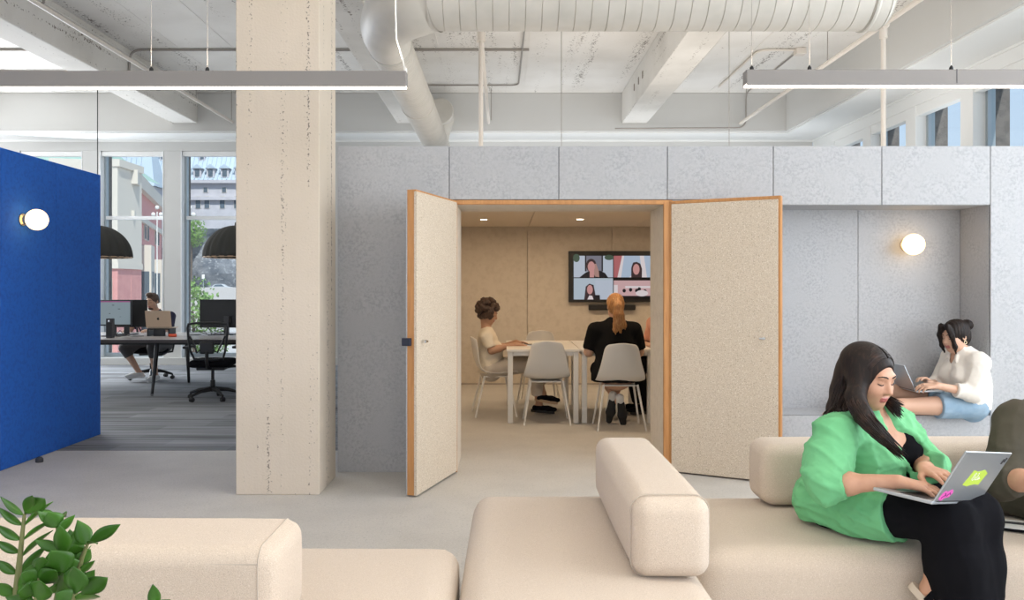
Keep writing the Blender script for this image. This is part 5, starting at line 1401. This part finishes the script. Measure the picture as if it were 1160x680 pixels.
h.ell(F, (0, .10, -.04), (.075, .07, .098), .01, True)
F.mesh('curly_hair', haircur, .006, t3, disp=lambda X, Y, Z: .006*np.sin(X*190+2*np.sin(Y*80))*np.sin(Y*170+1)*np.sin(Z*180+2*np.sin(X*70)))

# ---------------------------------------------------------------- 4. person in the black dress seen from behind
w4 = J_(f=(0, 1, 0), pel=(1.135, 8.20, .545), che=(1.13, 8.25, .82), nk=(1.122, 8.27, 1.035), bust=.9, w=1.22, aw=1.15, lw=1.1,
        sR=(1.315, 8.25, .965), sL=(.925, 8.25, .965), eR=(1.375, 8.30, .74), wR=(1.30, 8.53, .795), eL=(.865, 8.30, .74), wL=(.96, 8.53, .795),
        hpR=(1.24, 8.25, .535), hpL=(1.03, 8.25, .535), kR=(1.27, 8.66, .535), kL=(1.0, 8.66, .535), aR=tuple(P(693, 455, 8.36)), aL=tuple(P(703, 458, 8.30)), tR=(-.12, .22, -.95), tL=(.14, .22, -.95))
w4['hdR'] = ((-.2, 1, 0), (0, 0, 1), .3); w4['hdL'] = ((.2, 1, 0), (0, 0, 1), .3)
w4['h'] = Head(P(697, 347, 8.29), (-.02, .98, -.12), 1.02); h = w4['h']
t4 = thing('person', 'person with a copper ponytail and black dress seen from behind', 'person', (1.13, 8.2, .46))
body_field(w4).mesh('body', [skin2, lipm], .0065, t4, mid=lips_mid(h)); face_lines(h, t4)
F = Field(); torso(F, w4, .024); sleeves(F, w4, .86, .082, .078)
F.cone(w4['che']-UP*.1, w4['pel']-UP*.02, .19, .245, .05, (V((0, 1, 0)), .7)); F.cone(w4['pel']-UP*.02, w4['pel']-UP*.05+V((0, .05, 0)), .250, .255, .03, (V((0, 1, 0)), .8))
for S_ in 'RL': F.cone(w4['hp'+S_], lerp(w4['hp'+S_], w4['k'+S_], .8), .11, .10, .04)
F.plane((0, 0, .455), (0, 0, -1)); F.mesh('black_dress', blackd, .008, t4, disp=folds(.006, 26, 31, (0, 0, 1)))
F = Field(); cap_hair(F, h, .012); h.ell(F, (0, -.105, .035), (.04, .035, .04), .03)
F.chain([h.p(0, -.125, .035), h.p(0, -.165, -.02), h.p(.005, -.165, -.10), h.p(.012, -.15, -.18), h.p(.025, -.14, -.27)], [.036, .044, .05, .046, .012], .03)
F.chain([h.p(.02, -.15, -.12), h.p(.06, -.14, -.20), h.p(.075, -.135, -.24)], [.03, .02, .005], .03); F.chain([h.p(-.01, -.15, -.14), h.p(-.03, -.14, -.24), h.p(-.02, -.135, -.29)], [.03, .02, .005], .03)
F.mesh('ponytail_hair', hairblo, .006, t4, disp=lambda X, Y, Z: .003*np.sin(X*330+4*np.sin(Z*18)))
MB().tube([h.p(.034*math.cos(a), -.118, .036+.034*math.sin(a)) for a in [2*PI*i/16 for i in range(16)]], .007, 8, closed=True).build('hair_tie', black, t4, smooth=180)
for S_ in 'RL':
    a, td = w4['a'+S_], w4['t'+S_].normalized(); F = Field(); F.cone(a-td*.07, a+td*.02, .042, .042, .02); o = F.mesh('sock', whitesn, .007, t4)
    F = Field(); F.chain([a+td*.0, a+td*.10, a+td*.20], [.045, .047, .034], .02, (V((0, 1, 0)), .8)); o = F.mesh('shoe', whitesn, .007, t4)
    F = Field(); F.chain([a+td*.0-V((0, .032, 0)), a+td*.11-V((0, .036, 0)), a+td*.20-V((0, .026, 0))], [.040, .046, .034], .02, (V((0, 1, 0)), .35)); F.mesh('sole', rubber, .006, o)

# ---------------------------------------------------------------- 5. man at the office desk
w5 = J_(f=(-.3, -.95, 0), pel=(-5.20, 12.42, .53), che=(-5.19, 12.34, .82), nk=(-5.20, 12.28, 1.02), w=1.05, aw=1.05,
        sR=(-5.40, 12.24, .955), sL=(-4.99, 12.34, .955), eR=(-5.50, 12.10, .77), wR=(-5.42, 11.84, .775), eL=(-4.95, 12.16, .75), wL=(-5.10, 11.84, .775),
        hpR=(-5.30, 12.40, .515), hpL=(-5.10, 12.42, .515), kR=(-5.56, 12.05, .50), kL=(-5.12, 11.98, .52), aR=tuple(P(157, 421, 12.12)), aL=tuple(P(176, 424, 12.16)), tR=(-.75, -.65, -.08), tL=(-.2, -.95, -.08))
w5['hdR'] = ((.1, -1, 0), (0, 0, 1), .3); w5['hdL'] = ((-.25, -1, 0), (0, 0, 1), .3)
w5['h'] = Head(P(172.5, 341.5, 12.22), (-.22, -.93, -.2), 1.0); h = w5['h']
t5 = thing('person', 'person in a navy tee and white sneakers working at the bench desk', 'person', (-5.2, 12.4, .46))
body_field(w5).mesh('body', [skin2, lipm], .0075, t5, mid=lips_mid(h)); face_lines(h, t5)
F = Field(); torso(F, w5, .018); sleeves(F, w5, .8, .070, .066); F.cone(w5['nk']+UP*.09, w5['nk']-UP*.03+V((-.01, -.04, 0)), .060, .054, .01, sub=True); F.mesh('navy_tee', navy, .009, t5, disp=folds(.004, 30, 3))
F = Field(); F.cone(w5['pel'], w5['pel']-UP*.02, .165, .16, .03, (V((0, 1, 0)), .85))
for S_ in 'RL':
    F.cone(w5['hp'+S_], w5['k'+S_], .095, .075, .03); F.cone(w5['k'+S_], lerp(w5['k'+S_], w5['a'+S_], .35), .075, .066, .02, cap=(False, True))
F.mesh('grey_trousers', greytr, .009, t5); shoe(t5, w5['aR'], w5['tR'], whitesn, whitesn); shoe(t5, w5['aL'], w5['tL'], whitesn, whitesn)
F = Field(); cap_hair(F, h, .008); h.ell(F, (0, .05, .115), (.055, .05, .03), .03); h.ell(F, (0, -.04, -.075), (.09, .09, .05), .01, True); F.mesh('short_hair', hairbrn, .0065, t5)
F = Field(); h.ell(F, (0, .045, -.088), (.044, .050, .035), .02); h.ell(F, (0, .03, -.03), (.062, .066, .052), .01, True); h.ell(F, (0, .10, -.060), (.024, .02, .014), .008, True); F.mesh('beard', hairbrn, .0065, t5)

# ---------------------------------------------------------------- 6. person cut by the right edge of the picture
w6 = J_(f=(-.25, -.97, 0), pel=(2.36, 3.50, .525), che=(2.28, 3.38, .76), nk=(2.27, 3.30, .93), w=1.12, aw=1.1, lw=1.1,
        sR=(2.085, 3.34, .855), sL=(2.47, 3.29, .855), eR=tuple(P(1136, 545, 3.25)), wR=(2.06, 2.99, .70), eL=(2.58, 3.12, .64), wL=(2.36, 2.92, .69),
        hpR=(2.29, 3.46, .53), hpL=(2.47, 3.46, .53), kR=(2.33, 2.96, .57), kL=(2.54, 2.95, .57), aR=(2.32, 2.86, .11), aL=(2.54, 2.86, .11), tR=(-.1, -1, -.05), tL=(.1, -1, -.05))
w6['hdR'] = ((.75, -.55, -.2), (0, 0, 1), .4); w6['hdL'] = ((-.75, -.55, -.2), (0, 0, 1), .4)
w6['h'] = Head((2.26, 3.23, 1.10), (-.25, -.88, -.4), 1.0); h = w6['h']
t6 = thing('person', 'person in a dark olive shirt with rolled sleeve sitting beside the notebook', 'person', (2.29, 3.42, .42))
body_field(w6).mesh('body', [skin1, lipm], .006, t6, mid=lips_mid(h)); face_lines(h, t6)
F = Field(); torso(F, w6, .028); sleeves(F, w6, 1.22, .085, .078, .062)
F.cone(w6['pel']+UP*.1, w6['pel']-UP*.05, .195, .215, .05, (V((0, 1, 0)), .85)); F.chain([w6['pel']+V((-.16, .0, -.02)), w6['pel']+V((-.30, .03, -.075))], [.10, .035], .05)
F.plane((0, 0, .432), (0, 0, -1))
F.cone(w6['nk']+UP*.09, w6['nk']-UP*.035+V((-.01, -.045, 0)), .060, .054, .01, sub=True)
F.mesh('olive_shirt', olive, .007, t6, disp=folds(.007, 26, 17))
F = Field(); F.cone(w6['pel'], w6['pel']-UP*.02, .175, .17, .03, (V((0, 1, 0)), .85))
for S_ in 'RL': F.cone(w6['hp'+S_], w6['k'+S_], .105, .085, .03); F.cone(w6['k'+S_], lerp(w6['k'+S_], w6['a'+S_], .92), .085, .07, .02)
F.mesh('dark_trousers', greytr, .009, t6)
for S_ in 'RL': shoe(t6, w6['a'+S_], w6['t'+S_], blackf, rubber)
F = Field(); cap_hair(F, h, .012); h.ell(F, (0, .045, .108), (.055, .045, .03), k=.03); F.mesh('short_hair', hairblk, .006, t6, disp=lambda X, Y, Z: .004*np.sin(X*150+2*np.sin(Z*60))*np.sin(Y*130+Z*90))

# ---------------------------------------------------------------- 7. person in salmon at the right of the meeting table
w7 = J_(f=(-1, 0, 0), pel=(1.88, 9.05, .545), che=(1.75, 9.05, .83), nk=(1.72, 9.05, 1.09), w=1.05, aw=1.05,
        sR=(1.69, 9.25, .99), sL=(1.67, 8.86, .99), eL=(1.66, 8.80, .74), wL=(1.47, 8.92, .795), eR=(1.64, 9.30, .74), wR=(1.42, 9.20, .795),
        hpR=(1.85, 9.15, .535), hpL=(1.85, 8.95, .535), kR=(1.42, 9.17, .56), kL=(1.45, 8.90, .55), aR=(1.50, 9.16, .11), aL=(1.55, 8.93, .11), tR=(-1, 0, -.05), tL=(-1, 0, -.05))
w7['hdL'] = ((-1, .25, 0), (0, 0, 1), .3); w7['hdR'] = ((-1, -.25, 0), (0, 0, 1), .3)
w7['h'] = Head((1.76, 9.07, 1.27), (-.97, 0, -.2), 1.0); h = w7['h']
t7 = thing('person', 'person in a salmon tee partly hidden by the right jamb at the meeting table', 'person', (1.88, 9.05, .46))
body_field(w7).mesh('body', [skin2, lipm], .008, t7, mid=lips_mid(h)); face_lines(h, t7)
F = Field(); torso(F, w7, .02); sleeves(F, w7, .8, .072, .068); F.cone(w7['nk']+UP*.09, w7['nk']-UP*.03+V((-.04, 0, 0)), .060, .054, .01, sub=True); F.mesh('salmon_tee', pink, .009, t7, disp=folds(.004, 30, 3))
F = Field(); F.cone(w7['pel'], w7['pel']-UP*.02, .168, .165, .03, (V((1, 0, 0)), .85))
for S_ in 'RL': F.cone(w7['hp'+S_], w7['k'+S_], .098, .078, .03); F.cone(w7['k'+S_], lerp(w7['k'+S_], w7['a'+S_], .92), .078, .062, .02)
F.mesh('dark_trousers', blackf, .009, t7)
for S_ in 'RL': shoe(t7, w7['a'+S_], w7['t'+S_], blackf, rubber)
F = Field(); cap_hair(F, h, .012); h.ell(F, (0, .045, .108), (.055, .045, .03), k=.03); F.mesh('short_hair', hairbrn, .006, t7, disp=lambda X, Y, Z: .004*np.sin(X*150+2*np.sin(Z*60))*np.sin(Y*130+Z*90))
# ================================================================== LIGHT, WORLD, CAMERA
w = bpy.data.worlds.new('sky'); S.world = w; w.use_nodes = True
nt = w.node_tree; bg = nt.nodes['Background']
tc = nt.nodes.new('ShaderNodeTexCoord'); sp = nt.nodes.new('ShaderNodeSeparateXYZ'); nt.links.new(tc.outputs['Generated'], sp.inputs[0])
mr = nt.nodes.new('ShaderNodeMapRange'); mr.inputs['From Min'].default_value = -.05; mr.inputs['From Max'].default_value = .6
nt.links.new(sp.outputs['Z'], mr.inputs['Value'])
mx = nt.nodes.new('ShaderNodeMix'); mx.data_type = 'RGBA'; mx.inputs['A'].default_value = (.68, .79, .92, 1); mx.inputs['B'].default_value = (.40, .60, .92, 1)
nt.links.new(mr.outputs[0], mx.inputs['Factor']); nt.links.new(mx.outputs['Result'], bg.inputs['Color'])
bg.inputs['Strength'].default_value = 1.25
def area(name, loc, tgt, sx, sy, power, col, spread=180):
    l = bpy.data.lights.new(name, 'AREA'); l.shape = 'RECTANGLE'; l.size = sx; l.size_y = sy; l.energy = power; l.color = col; l.spread = math.radians(spread)
    o = bpy.data.objects.new(name, l); COL.objects.link(o); o.location = V(loc)
    o.rotation_euler = (V(tgt)-V(loc)).to_track_quat('-Z', 'Y').to_euler()
    return o
area('daylight_street_windows', (.5, -2.6, 2.5), (.5, 6, 1.9), 11, 3.6, 175, (1, .91, .80))  # added warm fill in the open end behind the camera, no windows there
area('daylight_right_windows', (5.45, 3.2, 2.3), (0, 4.2, 1.2), 8, 3.0, 500, (.91, .95, 1))
area('daylight_left_windows', (-9.5, 13.9, 2.2), (-6, 6, 1.5), 4, 3.2, 600, (.88, .94, 1))
area('pod_roof_uplight', (1.8, 9.4, 2.55), (1.8, 9.4, 5), 6.0, 4.8, 85, (1, .89, .76))  # added light hidden above the pod to brighten the slab, no fixture
area('office_uplight', (-7.5, 9.0, 2.6), (-7.5, 9.0, 5), 3.5, 7, 42, (1, .91, .80))  # added off-frame light that lifts the office ceiling, no fixture
area('window_bounce_back', (1.6, 13.55, 3.0), (1.6, 14.3, 4.6), 7, .9, 45, (.97, .98, 1))  # added light hidden behind the pod, brightens the back soffit
area('window_bounce_right', (5.43, 10.3, 2.95), (5.35, 10.3, 5), .2, 7.5, 20, (.97, .98, 1))  # added strip hidden beside the pod, brightens the right soffit
area('window_bounce_left', (-9.8, 13.4, 2.9), (-5.5, 14.4, 4.1), 2, 1.2, 50, (.97, .98, 1))  # added light left of the frame for the soffit over the office
area('lounge_pendant', (-.6, 2.1, 2.62), (-.6, 2.1, 0), 6.5, .09, 40, (1, .89, .74))  # added overhead fill for the sofa tops, no lamp hangs here
area('pendant_uplight_a', (-2.55, 4.34, 2.56), (-2.55, 4.34, 5), 4.0, .07, 55, (1, .88, .74), 90)  # upward light added over the left bar lamp to brighten the slab
area('pendant_uplight_b', (2.85, 4.34, 2.56), (2.85, 4.34, 5), 3.1, .07, 32, (1, .88, .74), 100)  # same added upward light over the right bar lamp
sl_ = bpy.data.lights.new('sun', 'SUN'); sl_.energy = 6; sl_.angle = math.radians(1); sl_.color = (1, .97, .92)
so_ = bpy.data.objects.new('sun', sl_); COL.objects.link(so_); so_.rotation_euler = V((-.35, 1, -1.45)).to_track_quat('-Z', 'Y').to_euler()
for x in (-.25, .98, 2.2):
    for y in (8.0, 10.45):
        l = bpy.data.lights.new('downlight_lamp', 'AREA'); l.shape = 'DISK'; l.size = .12; l.energy = 11; l.color = (1, .76, .51); l.spread = math.radians(175)
        o = bpy.data.objects.new('downlight_lamp', l); COL.objects.link(o); o.location = (x, y, 2.25)
cam = bpy.data.cameras.new('camera'); co_ = bpy.data.objects.new('camera', cam); COL.objects.link(co_)
co_.location = (0, 0, EYE); co_.rotation_euler = (PI/2, 0, 0)
cam.sensor_width = 36; cam.lens = FX/1160*36; cam.shift_x = (580-CXP)/1160; cam.shift_y = -(340-CYP)/1160
cam.clip_end = 1000
S.camera = co_
S.view_settings.view_transform = 'Standard'; S.view_settings.look = 'None'; S.view_settings.gamma = 1; S.view_settings.use_curve_mapping = False
S.view_settings.exposure = -.2
try: S.cycles.use_denoising = True
except Exception: pass
